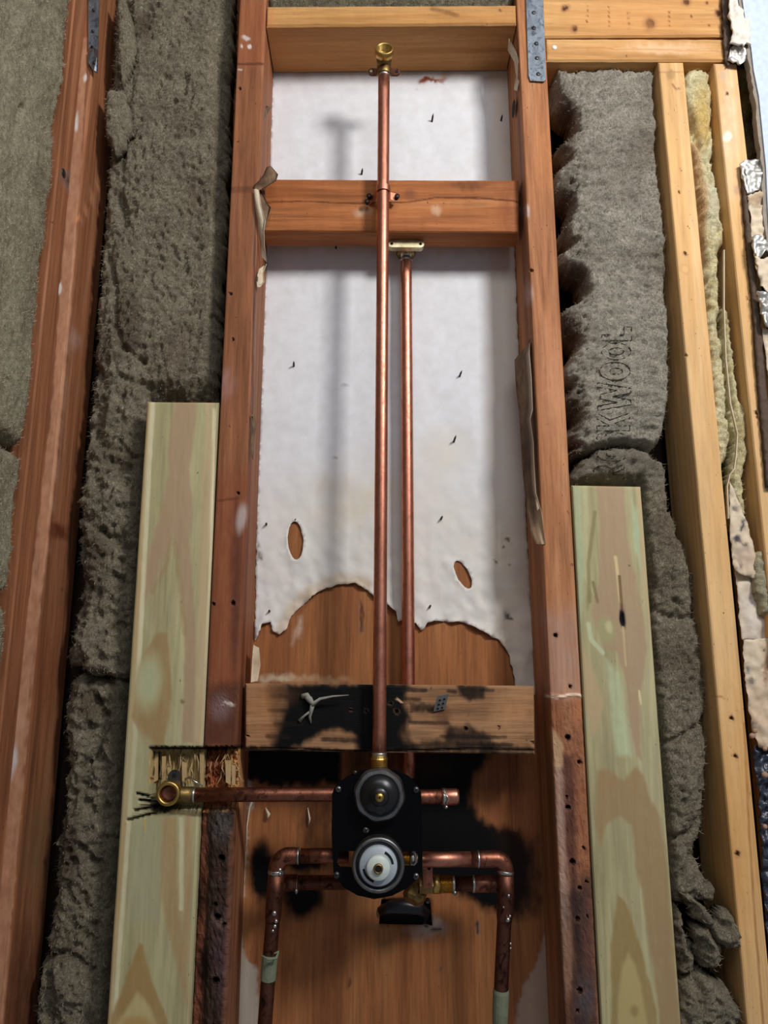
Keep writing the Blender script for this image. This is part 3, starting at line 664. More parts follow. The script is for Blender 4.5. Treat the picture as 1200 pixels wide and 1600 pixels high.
o = board('wall_stud', quad((1029, 95), (1167, 1600), (1068, 95), (1210, 1600), 96, 1780), 0, .0885, M['stud_yel'], s4_items, hole_disp(h4, .004), ru=.002, rv=.0025, seed=4.)
tag(o, 'pale yellow pine stud right of the lettered grey insulation', 'stud')
h5 = [(1136, 147, 2), (1182, 645, 2.5), (1184, 652, 2), (1167, 466, 1.5)]
s5_items = [('e', 1132, 118, 8, 8, 0, (190, 160, 130), .7, .5), ('e', 1137, 215, 7, 6, 0, (244, 236, 228), .8, .4), ('e', 1151, 296, 5, 8, 0, (170, 130, 110), .6, .5), ('e', 1140, 200, 14, 100, 0, (244, 216, 184), .4, .8)]+holes_paint(h5, (50, 34, 24))
o = board('wall_stud', quad((1116, 100), (1189, 800), (1152, 100), (1231, 800), 98, 1780), 0, .0885, M['stud_yel'], s5_items, hole_disp(h5, .003), ru=.002, rv=.0025, seed=5.)
tag(o, 'pale peach pine stud at the far right beside the torn drywall', 'stud')

# ================================================================== BLOCKS AND HEADER
o = board('blocking', [(417, 9), (806, 7), (807, 38), (416, 41)], .001, .0845, M['block_top'],
  [('l', [(675, 14), (715, 24)], 3, (110, 70, 40), .6, 4), ('e', 781, 17, 3, 2, 0, (90, 60, 40), .8, .5), ('e', 439, 91, 4, 3, 0, (100, 60, 30), .9, .5), ('p', [(417, -5), (418, 12), (440, 12), (520, 10), (440, -5)], (120, 110, 80), .4, 5), ('p', [(700, 40), (808, 38), (800, 110), (690, 110)], (150, 96, 60), .4, 25), ('p', [(414, 12), (430, 12), (430, 110), (414, 110)], (196, 130, 80), .5, 8)], ru=.0025, rv=.0025, seed=6., nd=24)
tag(o, 'pale edge-on wood block at the top between the two brown studs', 'blocking')
cr = [(400, 317), (470, 315), (560, 318), (640, 316), (680, 309), (740, 309), (830, 317)]
def mid_disp(px, py): return .0015*np.exp(-(seg_dist(px, py, cr)/1.2)**2)
mid = board('blocking', [(413, 279), (811, 281), (811, 363), (411, 361)], .022, .036, M['block_mid'],
  [('l', cr, .8, (84, 46, 28), .8, 1.0), ('e', 682, 327, 8, 7, 0, (206, 170, 140), .6, .6), ('e', 566, 331, 12, 6, 0, (206, 180, 150), .5, .7), ('e', 735, 290, 30, 6, 0, (96, 54, 30), .6, .7), ('e', 800, 320, 20, 50, 0, (120, 66, 40), .5, .8), ('e', 450, 300, 30, 20, 0, (150, 84, 44), .5, .8), ('e', 640, 304, 8, 8, 0, (120, 70, 50), .6, .6)], mid_disp, ru=.002, rv=.0015, seed=7.)
tag(mid, 'orange brown wood block crossing behind the tall pipe below the shower elbow', 'blocking')
crl = [(383, 1170), (450, 1170), (560, 1174), (650, 1173), (730, 1170), (835, 1172)]
hl = [(548, 1109, 2), (572, 1112, 2), (610, 1099, 2.5), (620, 1111, 3), (728, 1138, 3), (780, 1135, 2), (386, 1150, 2), (833, 1160, 2)]
low_items = [('p', [(418, 1068), (450, 1068), (446, 1100), (452, 1160), (425, 1172), (424, 1120), (419, 1100)], SOOT, .6, 8),
 ('p', [(447, 1068), (640, 1066), (632, 1100), (640, 1120), (625, 1150), (650, 1175), (560, 1176), (556, 1150), (530, 1140), (505, 1142), (480, 1160), (440, 1176), (425, 1165), (440, 1130), (447, 1100)], BLK, 1, 7),
 ('p', [(560, 1068), (635, 1070), (628, 1120), (650, 1172), (555, 1172)], BLK, .7, 5),
 ('p', [(712, 1070), (760, 1070), (757, 1092), (735, 1096), (718, 1084)], SOOT, .9, 4), ('p', [(640, 1098), (700, 1104), (690, 1112), (640, 1112)], SOOT, .8, 3),
 ('p', [(640, 1160), (692, 1155), (695, 1135), (730, 1132), (752, 1140), (765, 1150), (775, 1178), (640, 1178)], BLK, .85, 6), ('p', [(750, 1160), (835, 1168), (835, 1180), (750, 1180)], SOOT, .7, 4),
 ('l', [(425, 1088), (455, 1088)], 4, (26, 20, 16), .75, 3), ('l', [(420, 1110), (450, 1111)], 3, (26, 20, 16), .75, 3), ('l', [(418, 1150), (450, 1151)], 5, (26, 20, 16), .75, 3), ('l', [(630, 1078), (665, 1079)], 4, (26, 20, 16), .75, 3), ('l', [(640, 1128), (700, 1130)], 3, (26, 20, 16), .75, 3), ('l', [(700, 1080), (712, 1081)], 3, (26, 20, 16), .75, 3), ('l', [(752, 1078), (770, 1079)], 3, (26, 20, 16), .75, 3), ('l', [(690, 1150), (790, 1152)], 3, (26, 20, 16), .75, 3), ('l', [(715, 1163), (800, 1164)], 3, (26, 20, 16), .75, 3), ('l', [(620, 1092), (655, 1093)], 3, (26, 20, 16), .75, 3), ('l', [(430, 1131), (470, 1131)], 4, (26, 20, 16), .75, 3), ('l', [(505, 1155), (560, 1157)], 4, (26, 20, 16), .75, 3), ('e', 440, 1085, 26, 14, 0, (90, 60, 40), .4, .8),
 ('p', [(383, 1165), (560, 1172), (560, 1180), (383, 1180)], BLK, .85, 3), ('l', crl, 1.5, BLK, .9, 1), ('e', 690, 1120, 12, 16, 20, (90, 54, 34), .6, .5), ('l', [(620, 1092), (628, 1098)], 2, (210, 170, 130), .9, 1),
 ('e', 410, 1110, 22, 40, 0, (176, 116, 70), .4, .8), ('e', 800, 1110, 26, 30, 0, (206, 150, 100), .35, .8)]+holes_paint(hl, BLK)
def low_disp(px, py): return .0025*np.exp(-(seg_dist(px, py, crl)/1.5)**2)+hole_disp(hl)(px, py)
lowb = board('blocking', [(383, 1068), (835, 1072), (836, 1179), (383, 1173)], .0165, .034, M['block_low'], low_items, low_disp, ru=.002, rv=.0015, seed=8.)
tag(lowb, 'soot-blackened wood block just above the black valve plate', 'blocking')

hd = [(883, 12, 4), (1016, 38, 7), (898, 44, 4), (1122, 21, 5), (1072, 3, 5), (1104, 5, 2)]+[(950+k*.5, 12+k*7, 1.2) for k in range(5)]+[(917, 10+k*8, 1.2) for k in range(4)]+[(982, 20+k*8, 1.2) for k in range(4)]+[(1045, 20+k*7, 1.2) for k in range(4)]+[(1080, 26, 1.2), (1108, 40, 1.5)]
o = board('header_beam', [(840, -150), (1128, -150), (1131, 56), (849, 58)], .0015, .085, M['beam_yel'], holes_paint(hd, (70, 40, 22))+[('e', 1000, 30, 90, 30, 0, (206, 142, 84), .35, .8)], hole_disp(hd, .002), ru=.0025, rv=.0025, seed=9.)
tag(o, 'yellow pine header beam with knots across the top right corner', 'beam')
o = board('top_plate', [(853, 59.5), (1133, 60), (1134, 95), (854, 95)], 0, .0875, M['beam_yel'], [('e', 1040, 75, 60, 8, 0, (236, 200, 160), .5, .7), ('l', [(880, 74), (1130, 80)], 1.4, (180, 120, 70), .6, 1.5)], ru=.003, rv=.0025, seed=10.)
tag(o, 'yellow pine plate under the header beam, with one white nail head', 'plate')
o = MB().add(*lathe(P(866, 75, .001), (0, -1, 0), [(.0036, 0), (.0034, .0015), (.001, .0022)], 16)).obj('nail', M['white_head'], smooth=True); tag(o, 'white round nail head in the pine plate at upper right', 'nail')

# ================================================================== TREATED BOARDS
TAN = (170, 142, 112); TAN2 = (158, 130, 92); GRN = (176, 180, 142); LT = (214, 204, 166)
tl_items = [
 ('p', [(275, 627), (310, 627), (304, 690), (297, 735), (303, 780), (297, 850), (302, 900), (308, 1000), (306, 1160), (286, 1160), (290, 1000), (284, 890), (272, 838), (256, 880), (238, 920), (215, 965), (222, 920), (236, 860), (250, 810), (262, 760), (266, 735), (263, 700), (270, 670)], TAN, .85, 2.5),
 ('p', [(324, 627), (334, 627), (328, 900), (322, 1160), (304, 1160), (312, 900), (320, 700)], (192, 166, 128), .7, 5),
 ('l', [(234, 630), (205, 1165), (172, 1600), (168, 1700)], 5, (190, 160, 116), .7, 3), ('l', [(240, 630), (212, 1165), (180, 1600)], 4, (218, 208, 170), .8, 3),
 ('l', [(336, 640), (331, 900), (321, 1160)], 3, (222, 208, 170), .8, 2),
 ('l', [(270, 842), (262, 880), (240, 925)], 3, TAN2, .5, 4), ('l', [(275, 850), (284, 920), (290, 990)], 4, TAN2, .5, 4),
 ('p', [(243, 995), (252, 990), (263, 990), (268, 1040), (270, 1080), (266, 1120), (258, 1165), (226, 1165), (208, 1120), (214, 1060), (226, 1020)], (158, 130, 88), .85, 3),
 ('e', 234, 1065, 20, 42, 5, (182, 180, 138), .85, .5), ('e', 234, 1067, 11, 26, 5, (172, 176, 140), .6, .5),
 ('p', [(255, 1275), (276, 1275), (280, 1400), (290, 1480), (300, 1600), (290, 1560), (270, 1480), (252, 1400)], (170, 138, 96), .7, 5),
 ('l', [(296, 1280), (294, 1400), (292, 1500)], 6, (176, 144, 104), .7, 5), ('l', [(285, 1280), (285, 1420)], 4, LT, .7, 3),
 ('p', [(218, 1474), (224, 1474), (238, 1530), (262, 1590), (290, 1700), (165, 1700), (175, 1590), (198, 1530)], (160, 128, 78), .85, 3),
 ('p', [(218, 1550), (235, 1575), (250, 1610), (180, 1610), (200, 1575)], (196, 180, 128), .8, 5), ('e', 215, 1605, 26, 18, 0, (176, 140, 84), .8, .4),
 ('p', [(206, 1280), (250, 1280), (248, 1440), (200, 1440)], (168, 166, 134), .6, 12),
 ('p', [(200, 1120), (240, 1160), (232, 1290), (196, 1280)], (178, 172, 134), .5, 8),
 ('p', [(236, 1170), (325, 1170), (322, 1225), (232, 1222)], (176, 148, 96), .85, 3), ('l', [(237, 1168), (325, 1168)], 4, (30, 22, 14), .95, 2),
 ('l', [(243, 1176), (243, 1215)], 2, BLK, 1, 1), ('l', [(251, 1176), (249, 1215)], 3, BLK, 1, 1), ('l', [(237, 1216), (262, 1217)], 2, (40, 30, 20), .9, 1),
 ('e', 275, 1188, 12, 12, 0, (120, 98, 60), .7, .5),
 ('l', [(216, 1240), (240, 1246)], 3, BLK, 1, 1.5), ('l', [(220, 1250), (250, 1252)], 3, BLK, 1, 1.5), ('l', [(222, 1258), (250, 1258)], 2, BLK, 1, 1), ('l', [(212, 1266), (250, 1260)], 2.5, BLK, 1, 1), ('l', [(201, 1281), (245, 1270)], 2.5, BLK, 1, 1.2),
 ('e', 258, 1262, 24, 10, 0, (30, 24, 20), .9, .5), ('l', [(270, 1268), (322, 1272)], 7, (90, 76, 52), .8, 3), ('l', [(228, 1280), (229, 1300)], 1.5, (206, 170, 80), .9, 1), ('e', 287, 1096, 3, 4, 0, (110, 90, 60), .7, .5)]
def tl_disp(px, py):
    w_ = 2.0*fbm(np.stack([px/4, py*0, px*0+6], 1), 3)
    inn = sm(py+w_, 1167, 1171)*(1-sm(py+w_*2, 1262, 1270))*sm(px+w_*1.5, 236, 241)
    d = inn*(.019+.004*fbm(np.stack([px/3, py/25, px*0], 1), 3))
    for a, b in (((216, 1240), (244, 1246)), ((220, 1251), (250, 1252)), ((212, 1266), (250, 1260)), ((201, 1281), (245, 1270))): d += .006*np.exp(-(seg_dist(px, py, [a, b])/1.8)**2)
    return d
o = board('treated_board', [(231, 627), (343, 628), (297.5-23.5, 1780), (168-22, 1780)][:2]+[(xs_at((343, 628), (298, 1600), 1780), 1780), (xs_at((231, 627), (168, 1600), 1780), 1780)], -.0005, .038, M['treated'], tl_items, tl_disp, ru=.0014, rv=.0016, rounding=.004, seed=11., warp=1.5)
# gap between board and stud
o.location.x -= .0012
tag(o, 'greenish treated pine board at left, notched around the brass elbow', 'board')
tr_items = [
 ('p', [(930, 757), (975, 757), (975, 800), (982, 860), (1000, 940), (1010, 1010), (1004, 1060), (997, 1090), (1001, 1190), (992, 1180), (982, 1120), (975, 1060), (962, 1020), (940, 1010), (922, 960), (934, 900), (936, 820)], TAN, .85, 3),
 ('p', [(992, 757), (1001, 757), (1008, 860), (1016, 1000), (1004, 930)], (190, 166, 124), .7, 3),
 ('p', [(908, 757), (916, 757), (920, 860), (926, 930), (912, 900)], (190, 186, 140), .6, 3),
 ('e', 946, 985, 14, 22, -10, (160, 158, 112), .8, .4), ('e', 950, 980, 5, 10, -10, (196, 184, 138), .8, .4), ('l', [(918, 975), (922, 1000), (940, 1020)], 4, (190, 196, 158), .8, 3),
 ('p', [(905, 985), (912, 1020), (930, 1060), (942, 1100), (932, 1140), (924, 1150), (910, 1080)], (186, 160, 122), .8, 4),
 ('p', [(932, 1205), (950, 1203), (962, 1215), (975, 1222), (984, 1205), (992, 1198), (1003, 1210), (1012, 1240), (1030, 1275), (1037, 1320), (1048, 1440), (1062, 1600), (1068, 1780), (1050, 1780), (1030, 1600), (1012, 1470), (1002, 1400), (992, 1350), (985, 1290), (965, 1275), (945, 1290), (935, 1330), (927, 1280)], TAN2, .85, 4),
 ('p', [(963, 1398), (975, 1410), (990, 1450), (1005, 1500), (1024, 1580), (1040, 1700), (950, 1700), (954, 1560), (952, 1480)], (152, 128, 80), .85, 3),
 ('p', [(980, 1490), (992, 1510), (1004, 1560), (1012, 1620), (1020, 1700), (962, 1700), (964, 1560), (970, 1510)], (184, 166, 112), .85, 4), ('e', 990, 1580, 6, 8, 0, (140, 110, 66), .6, .6),
 ('l', [(928, 800), (918, 880), (920, 940)], 3, (130, 116, 76), .7, 3), ('l', [(925, 910), (932, 940)], 3, (120, 106, 66), .7, 2), ('e', 917, 940, 3, 12, 0, (140, 120, 80), .6, .6),
 ('l', [(960, 870), (964, 900), (968, 940)], 3, (214, 190, 140), .9, 2), ('l', [(966, 900), (970, 950)], 2.5, (90, 64, 36), .8, 2), ('e', 971, 968, 5, 15, -6, (30, 24, 34), 1, .3), ('l', [(972, 980), (976, 1040)], 1.5, (200, 176, 130), .8, 1.5),
 ('e', 983, 884, 2, 2, 0, (80, 60, 40), .8, .4), ('l', [(997, 1080), (1000, 1100)], 2, (220, 210, 160), .8, 1.5), ('l', [(1002, 760), (1064, 1600)], 3, (214, 204, 150), .6, 2),
 ('p', [(895, 760), (905, 760), (912, 900), (905, 1000), (900, 900)], (176, 190, 150), .6, 3), ('p', [(985, 780), (990, 860), (1000, 890), (995, 800)], (178, 196, 156), .6, 3), ('p', [(945, 1030), (965, 1050), (985, 1180), (960, 1180)], (190, 202, 160), .6, 6)]
def tr_disp(px, py): return .005*np.exp(-((px-971)/3)**2-((py-966)/12)**2)
o = board('treated_board', [(892, 758), (1000, 760), (xs_at((1000, 760), (1063, 1600), 1780), 1780), (xs_at((892, 758), (938, 1600), 1780), 1780)], -.0005, .038, M['treated'], tr_items, tr_disp, ru=.0014, rv=.0018, rounding=.003, seed=12., warp=1.5)
o.location.x += .0012
tag(o, 'greenish treated pine board at right with a dark knot slit', 'board')

# ================================================================== INSULATION
BR = (84, 62, 48)
def recess_left(px, py):
    xb = 231-(py-627)*.0647
    return -.030*sm(py, 590, 625)*sm(px, xb-14, xb+2)
BLX = [(-150, 186), (0, 181), (120, 168), (300, 160), (470, 150), (560, 142), (690, 136), (800, 122), (930, 118), (1010, 97), (1056, 110), (1100, 106), (1200, 90), (1390, 74), (1560, 48), (1780, 30)]
def edge_fall(px, py, wd, dp):
    e = np.interp(py, [b[0] for b in BLX], [b[1] for b in BLX]); return -dp*(1-sm(px-e, -5, wd))
def f_bl(px, py):
    h = recess_left(px, py)+edge_fall(px, py, 36, .012)
    h += .006*g2(px, py, 250, 90, 60, 70)-.014*crease(px, py, [(183, 300), (192, 330), (196, 350)], 7)
    h -= .008*crease(px, py, [(195, 0), (212, 60), (208, 130), (195, 200), (190, 260)], 6)
    h -= .010*crease(px, py, [(168, 400), (178, 440), (180, 500), (195, 545), (222, 562)], 5)
    h -= .004*crease(px, py, [(270, 160), (330, 168), (350, 176)], 4)-.004*g2(px, py, 330, 190, 30, 20)
    h -= .012*g2(px, py, 288, 418, 7, 13)-.006*g2(px, py, 290, 445, 40, 30)
    h -= .012*g2(px, py, 345, 200, 12, 700)
    h += .006*g2(px, py, 205, 480, 25, 60)+.007*g2(px, py, 180, 770, 30, 30)-.012*g2(px, py, 190, 728, 14, 10)-.012*g2(px, py, 150, 640, 12, 40)
    h -= .010*crease(px, py, [(140, 560), (165, 600), (185, 590), (230, 600)], 6)-.006*g2(px, py, 200, 640, 20, 30)
    lump = sm(py, 540, 640); h -= lump*.011*np.abs(fbm(np.stack([px/34, py/26, px*0+3], 1), 3))-lump*.003
    h -= .008*crease(px, py, [(120, 800), (160, 830), (205, 860)], 7)+.010*crease(px, py, [(128, 830), (122, 960)], 6)
    h -= .006*crease(px, py, [(130, 900), (150, 930), (140, 980)], 5)-.007*g2(px, py, 150, 1020, 50, 22)
    return h
o, _ = batt('mineral_wool_batt', [(182, -150), (177, 0), (172, 60), (164, 120), (159, 180), (160, 240), (154, 290), (153, 330), (151, 380), (141, 470), (138, 520), (132, 560), (128, 620), (126, 690), (120, 740), (114, 800), (116, 870), (110, 930), (92, 1010), (94, 1038), (130, 1056), (205, 1066), (310, 1068), (335, 700), (337, 640), (346, 420), (352, 250), (358, 50), (364, -150)],
  .030, .05, M['wool'], (.010, .0048, .0022), .016, .0022, [('e', 200, 500, 22, 50, 0, BR, .5, .6), ('e', 150, 880, 16, 50, 0, BR, .4, .7), ('e', 225, 40, 12, 20, 0, BR, .5, .6)], f_bl, 1., jag=5)
tag(o, 'grey mineral wool filling the tall bay left of the notched stud', 'insulation')
def f_bl2(px, py):
    xb = 231-(py-627)*.0647
    h = -.026*sm(px, xb-16, xb-2)+edge_fall(px, py, 30, .008)
    h -= .014*crease(px, py, [(150, 1090), (165, 1130), (150, 1180), (130, 1200)], 6)+.010*crease(px, py, [(95, 1250), (92, 1340), (85, 1420)], 7)
    h -= .010*np.abs(fbm(np.stack([px/30, py/34, px*0+3], 1), 3))-.003
    h -= .010*crease(px, py, [(75, 1500), (100, 1490), (140, 1510)], 6)-.008*g2(px, py, 110, 1540, 28, 30)-.007*g2(px, py, 150, 1280, 30, 60)
    h -= .012*g2(px, py, 78, 1560, 10, 50)
    return h
o, _ = batt('mineral_wool_batt', [(112, 1046), (210, 1060), (225, 1300), (220, 1780), (30, 1780), (48, 1560), (66, 1440), (74, 1390), (80, 1300), (90, 1200), (94, 1120), (100, 1070)], .040, .038, M['wool'], (.009, .005, .0022), .02, .0022, [('e', 105, 1330, 14, 60, 0, BR, .6, .6), ('e', 140, 1100, 16, 30, 0, BR, .5, .6)], f_bl2, 2., jag=6)
tag(o, 'dark mineral wool lump behind the lower end of the left treated board', 'insulation')
# curled tufts in front of the corner stud
def f_t1(px, py): return .006*g2(px, py, 195, 50, 10, 50)+.004*g2(px, py, 178, 190, 12, 40)
o, _ = batt('wool_tuft', [(180, -6), (195, -4), (208, 40), (211, 70), (205, 100), (195, 120), (190, 140), (182, 110), (178, 70)], .014, .02, M['wool'], (.004, .003, .0012), .008, .002, (), f_t1, 3., jag=3); tag(o, 'olive wool tuft curling beside the top of the corner stud', 'insulation')
o, _ = batt('wool_tuft', [(166, 140), (190, 135), (203, 160), (204, 195), (190, 225), (176, 240), (163, 210), (161, 170)], .012, .02, M['wool'], (.004, .003, .0012), .009, .002, (), f_t1, 4., jag=3); tag(o, 'rounded wool tuft against the corner stud below the bent strap', 'insulation')

# strip above the top block
o, _ = batt('mineral_wool_batt', [(417, -150), (806, -150), (806, 12), (740, 6), (560, 8), (520, 14), (480, 16), (417, 8)], .010, .03, M['wool'], (.004, .003, .0015), .006, .0025, [('e', 600, 0, 200, 6, 0, (96, 100, 66), .4, .8)], lambda px, py: -.009*sm(py, -10, 6), 5., jag=3)
tag(o, 'mossy grey mineral wool peeking over the top wood block', 'insulation')
o.location.y += .004

# side (return) wall insulation: faces +x, stands nearer the viewer
XW = XS-.004
def side(name, zt, zb, label, feat=None, seed=6., ymin=-.42, items=()):
    pts = [(-.040, zt), (-.037, (zt+zb)/2), (-.040, zb), (ymin, zb), (ymin, zt)]
    poly = []
    for (yy, zz_) in pts:
        a, b = proj(np.array([[XW, yy, zz_]])); poly.append((float(a[0]), float(b[0])))
    o, _ = batt(name, poly, 0, .06, M['wool_s'], (.005, .0016, .0008), .014, .0028, items, feat, seed, plane=XW, jag=4)
    tag(o, label, 'insulation'); return o
def zside(px, py): return float(PX(px, py, XW)[2])
def f_s1(px, py): return -.010*crease(px, py, [(64, 10), (66, 26)], 3)-.008*crease(px, py, [(34, 168), (28, 195), (25, 215)], 4)+.004*g2(px, py, 40, 600, 30, 70)
side('side_wool_batt', 2.62, zside(50, 712), 'smooth olive wool batt on the left return wall, topmost of three', f_s1, 6.)
side('side_wool_batt', zside(50, 716), zside(20, 938), 'smooth olive wool batt on the left return wall, middle of three', lambda px, py: -.010*g2(px, py, 10, 935, 14, 12), 7.)
side('side_wool_batt', zside(20, 944), .78, 'smooth olive wool batt on the left return wall, lowest of three', None, 8.)

m = MB().add(*box((XS-.125, -1.2, .70), (XS-.112, .111, 2.75))); o = m.obj('wall_left', M['dark_wood']); tag(o, kind='structure')
# right bay: lettered batt
def f_br(px, py):
    h = 0*px
    for (x, y, rx, ry, a) in [(880, 190, 12, 26, .022), (897, 165, 14, 16, .010), (870, 132, 12, 8, .02), (888, 300, 12, 22, .014), (892, 442, 22, 20, .024), (885, 520, 18, 26, .024), (905, 640, 12, 20, .014), (888, 665, 14, 30, .024), (895, 735, 22, 26, .022), (878, 340, 10, 16, .02), (882, 375, 14, 14, .012)]:
        h -= a*g2(px, py, x, y, rx, ry)
    lf = 1-sm(px, 905, 940); h -= lf*(.012*np.abs(fbm(np.stack([px/13, py/11, px*0+3], 1), 4))-.002)
    h -= .004*g2(px, py, 926, 283, 9, 8)+.003*crease(px, py, [(985, 400), (1012, 430), (1010, 470)], 3)
    h += .004*g2(px, py, 990, 560, 22, 50)-.006*sm(py, 640, 700)
    h += .0012*np.sin(py/3.6+1.2*np.sin(px/17))*sm(px, 900, 930)
    return h
brp = [(862, 98), (890, 103), (925, 100), (1018, 103), (1028, 118), (1034, 250), (1044, 330), (1050, 430), (1053, 520), (1052, 600), (1048, 650), (1040, 685), (1028, 702), (1000, 694), (960, 690), (925, 700), (908, 712), (884, 700), (905, 690), (880, 672), (908, 650), (882, 622), (896, 596), (876, 585), (888, 560), (905, 530), (880, 505), (876, 480), (892, 468), (918, 452), (912, 425), (876, 405), (874, 385), (896, 372), (876, 350), (894, 325), (890, 300), (868, 285), (868, 262), (892, 240), (868, 215), (900, 200), (898, 165), (872, 150), (864, 120)]
o, br_surf = batt('mineral_wool_batt', brp, .012, .066, M['wool_l'], (.006, .0028, .0016), .012, .002,
  [('e', 885, 190, 14, 40, 0, BR, .75, .6), ('e', 888, 300, 12, 40, 0, BR, .5, .6), ('e', 892, 440, 24, 24, 0, BR, .75, .6), ('e', 888, 520, 18, 34, 0, BR, .75, .6), ('e', 892, 640, 20, 40, 0, BR, .7, .6), ('e', 895, 730, 22, 40, 0, BR, .8, .6), ('e', 880, 340, 10, 30, 0, BR, .6, .6)], f_br, 9., jag=3.0, hor=1.0, fib=90000)  # brown ellipses paint shade into the torn hollows
tag(o, 'light grey mineral wool with stamped letters beside the right brown stud', 'insulation')
batt_r = o
# lower bulging batt
def f_br2(px, py):
    xb = 1000+(py-758)*.075
    h = -.034*(1-sm(px, xb-4, xb+16))*sm(py, 735, 765)
    h += .010*g2(px, py, 970, 712, 50, 16)
    h -= .010*crease(px, py, [(1045, 790), (1065, 850), (1085, 900), (1092, 960)], 6)*.6
    h -= .008*crease(px, py, [(1020, 950), (1060, 970), (1090, 960)], 6)+.007*crease(px, py, [(1035, 1165), (1070, 1145), (1110, 1120)], 5)
    h -= .008*crease(px, py, [(1045, 1315), (1080, 1300), (1100, 1270)], 6)-.006*g2(px, py, 1075, 1220, 25, 60)-.005*g2(px, py, 1060, 880, 20, 60)
    h -= .006*sm(px, 1090, 1115)*sm(py, 950, 1000)
    return h
o, low_surf = batt('mineral_wool_batt', [(880, 760), (895, 738), (915, 712), (935, 698), (960, 692), (995, 696), (1020, 703), (1040, 712), (1052, 735), (1056, 790), (1072, 830), (1090, 890), (1100, 950), (1108, 1020), (1116, 1090), (1112, 1130), (1117, 1180), (1116, 1230), (1108, 1290), (1092, 1340), (1120, 1385), (1126, 1412), (1075, 1420), (1030, 1420), (1000, 1400), (930, 1100)], .024, .058, M['wool'], (.009, .0042, .0020), .018, .0022,
  [('e', 895, 745, 18, 20, 0, BR, .7, .5), ('p', [(880, 690), (1060, 690), (1056, 760), (880, 760)], (160, 152, 138), .5, 12)], f_br2, 10., jag=4)
tag(o, 'bulging grey mineral wool right of the right treated board', 'insulation')
# loose clumps bottom right
def clump(poly, y, th, seed, label, am=(.006, .005, .0018)):
    cx = sum(p[0] for p in poly)/len(poly); cy = sum(p[1] for p in poly)/len(poly)
    o, _ = batt('wool_clump', poly, y, th, M['wool'], am, .020, .0018, (), None, seed, jag=5); tag(o, label, 'insulation', 'loose wool clumps')
clump([(1058, 1420), (1070, 1415), (1078, 1440), (1082, 1470), (1098, 1500), (1094, 1530), (1072, 1545), (1064, 1530), (1058, 1480)], .012, .05, 11., 'loose wool clump touching the right treated board, upper left of the heap')
clump([(1078, 1405), (1092, 1410), (1120, 1425), (1132, 1450), (1140, 1430), (1158, 1432), (1176, 1465), (1176, 1492), (1150, 1494), (1128, 1490), (1112, 1455), (1095, 1445)], -.012, .045, 12., 'loose wool clump draped over the yellow stud, top of the heap')
clump([(1094, 1452), (1118, 1452), (1136, 1480), (1138, 1510), (1128, 1532), (1110, 1522), (1096, 1492)], -.006, .045, 13., 'oval wool clump in the middle of the bottom right heap')
clump([(1072, 1560), (1090, 1530), (1110, 1525), (1145, 1548), (1168, 1580), (1170, 1620), (1165, 1780), (1050, 1780), (1064, 1600)], -.004, .055, 14., 'largest wool clump at the bottom of the right heap')
clump([(1086, 1395), (1100, 1382), (1122, 1386), (1128, 1405), (1118, 1418), (1098, 1414)], .016, .035, 15., 'small wool clump at the foot of the bulging insulation')

# stamped letters on the wool (outlined, reading upwards)
def surf_y(surf, px, py, y0):
    p = P(px, py, y0); k = np.argmin((surf[:, 0]-p[0])**2+(surf[:, 2]-p[2])**2); return surf[k, 1]
def outline(m, pts, closed=True, surf=None, y0=.012):
    surf = br_surf if surf is None else surf
    out = []; pts = list(pts)+([pts[0]] if closed else [])
    for i in range(len(pts)-1):
        (x0, y0_), (x1, y1) = pts[i], pts[i+1]; L = math.hypot(x1-x0, y1-y0_); n = max(1, int(L/3))
        for k in range(n): t = k/n; out.append((x0+(x1-x0)*t, y0_+(y1-y0_)*t))
    out.append(pts[-1])
    P3 = []
    for (x, y) in out: P3.append(P(x, y, surf_y(surf, x, y, y0)-.0002))
    ys = np.array([p[1] for p in P3]); ys = np.convolve(np.pad(ys, 1, 'edge'), [.25, .5, .25], 'valid')
    P3 = [P(out[i][0], out[i][1], ys[i]) for i in range(len(out))]
    m.add(*tube(P3, .00055, 5))
def ell(cx, cy, rx, ry, n=22): return [(cx+rx*math.cos(a), cy+ry*math.sin(a)) for a in np.linspace(0, 2*math.pi, n+1)[:-1]]
def glyph(pts, yb, yt, xb, xt): return [(xb+(xt-xb)*b, yb+(yt-yb)*a) for a, b in pts]
WG = [(0, 1), (.16, 1), (.28, .4), (.42, .92), (.58, .92), (.72, .4), (.84, 1), (1, 1), (.8, 0), (.63, 0), (.5, .55), (.37, 0), (.2, 0)]
KG = [(0, 0), (.28, 0), (.28, .34), (.42, .46), (.7, 0), (1, 0), (.6, .6), (.97, 1), (.66, 1), (.28, .62), (.28, 1), (0, 1)]
CG = [(.95, .3), (.8, .08), (.5, 0), (.2, .08), (.02, .4), (.02, .65), (.2, .93), (.5, 1), (.8, .93), (.95, .7), (.7, .66), (.5, .78), (.3, .6), (.3, .42), (.5, .24), (.7, .36)]
RG = [(0, 0), (.28, 0), (.28, .36), (.4, .36), (.7, 0), (1, 0), (.7, .42), (.9, .6), (.9, .85), (.7, 1), (0, 1)]
letters = [('L', [[(940, 523), (940, 532), (987, 532), (987, 511), (975, 511), (975, 523)]]), ('O', [ell(963, 549, 23, 13), ell(963, 549, 12, 5.5, 14)]), ('O', [ell(961, 580, 24, 14), ell(963, 580, 10, 5, 14)]),
 ('W', [glyph(WG, 641, 598, 986, 934)]), ('K', [glyph(KG, 673, 645, 984, 933)]), ('C', [glyph(CG, 692, 675, 978, 932)])]
for nm, loops in letters:
    m = MB()
    for lp in loops: outline(m, lp)
    m.obj('stamped_letter', M['ink'], batt_r)
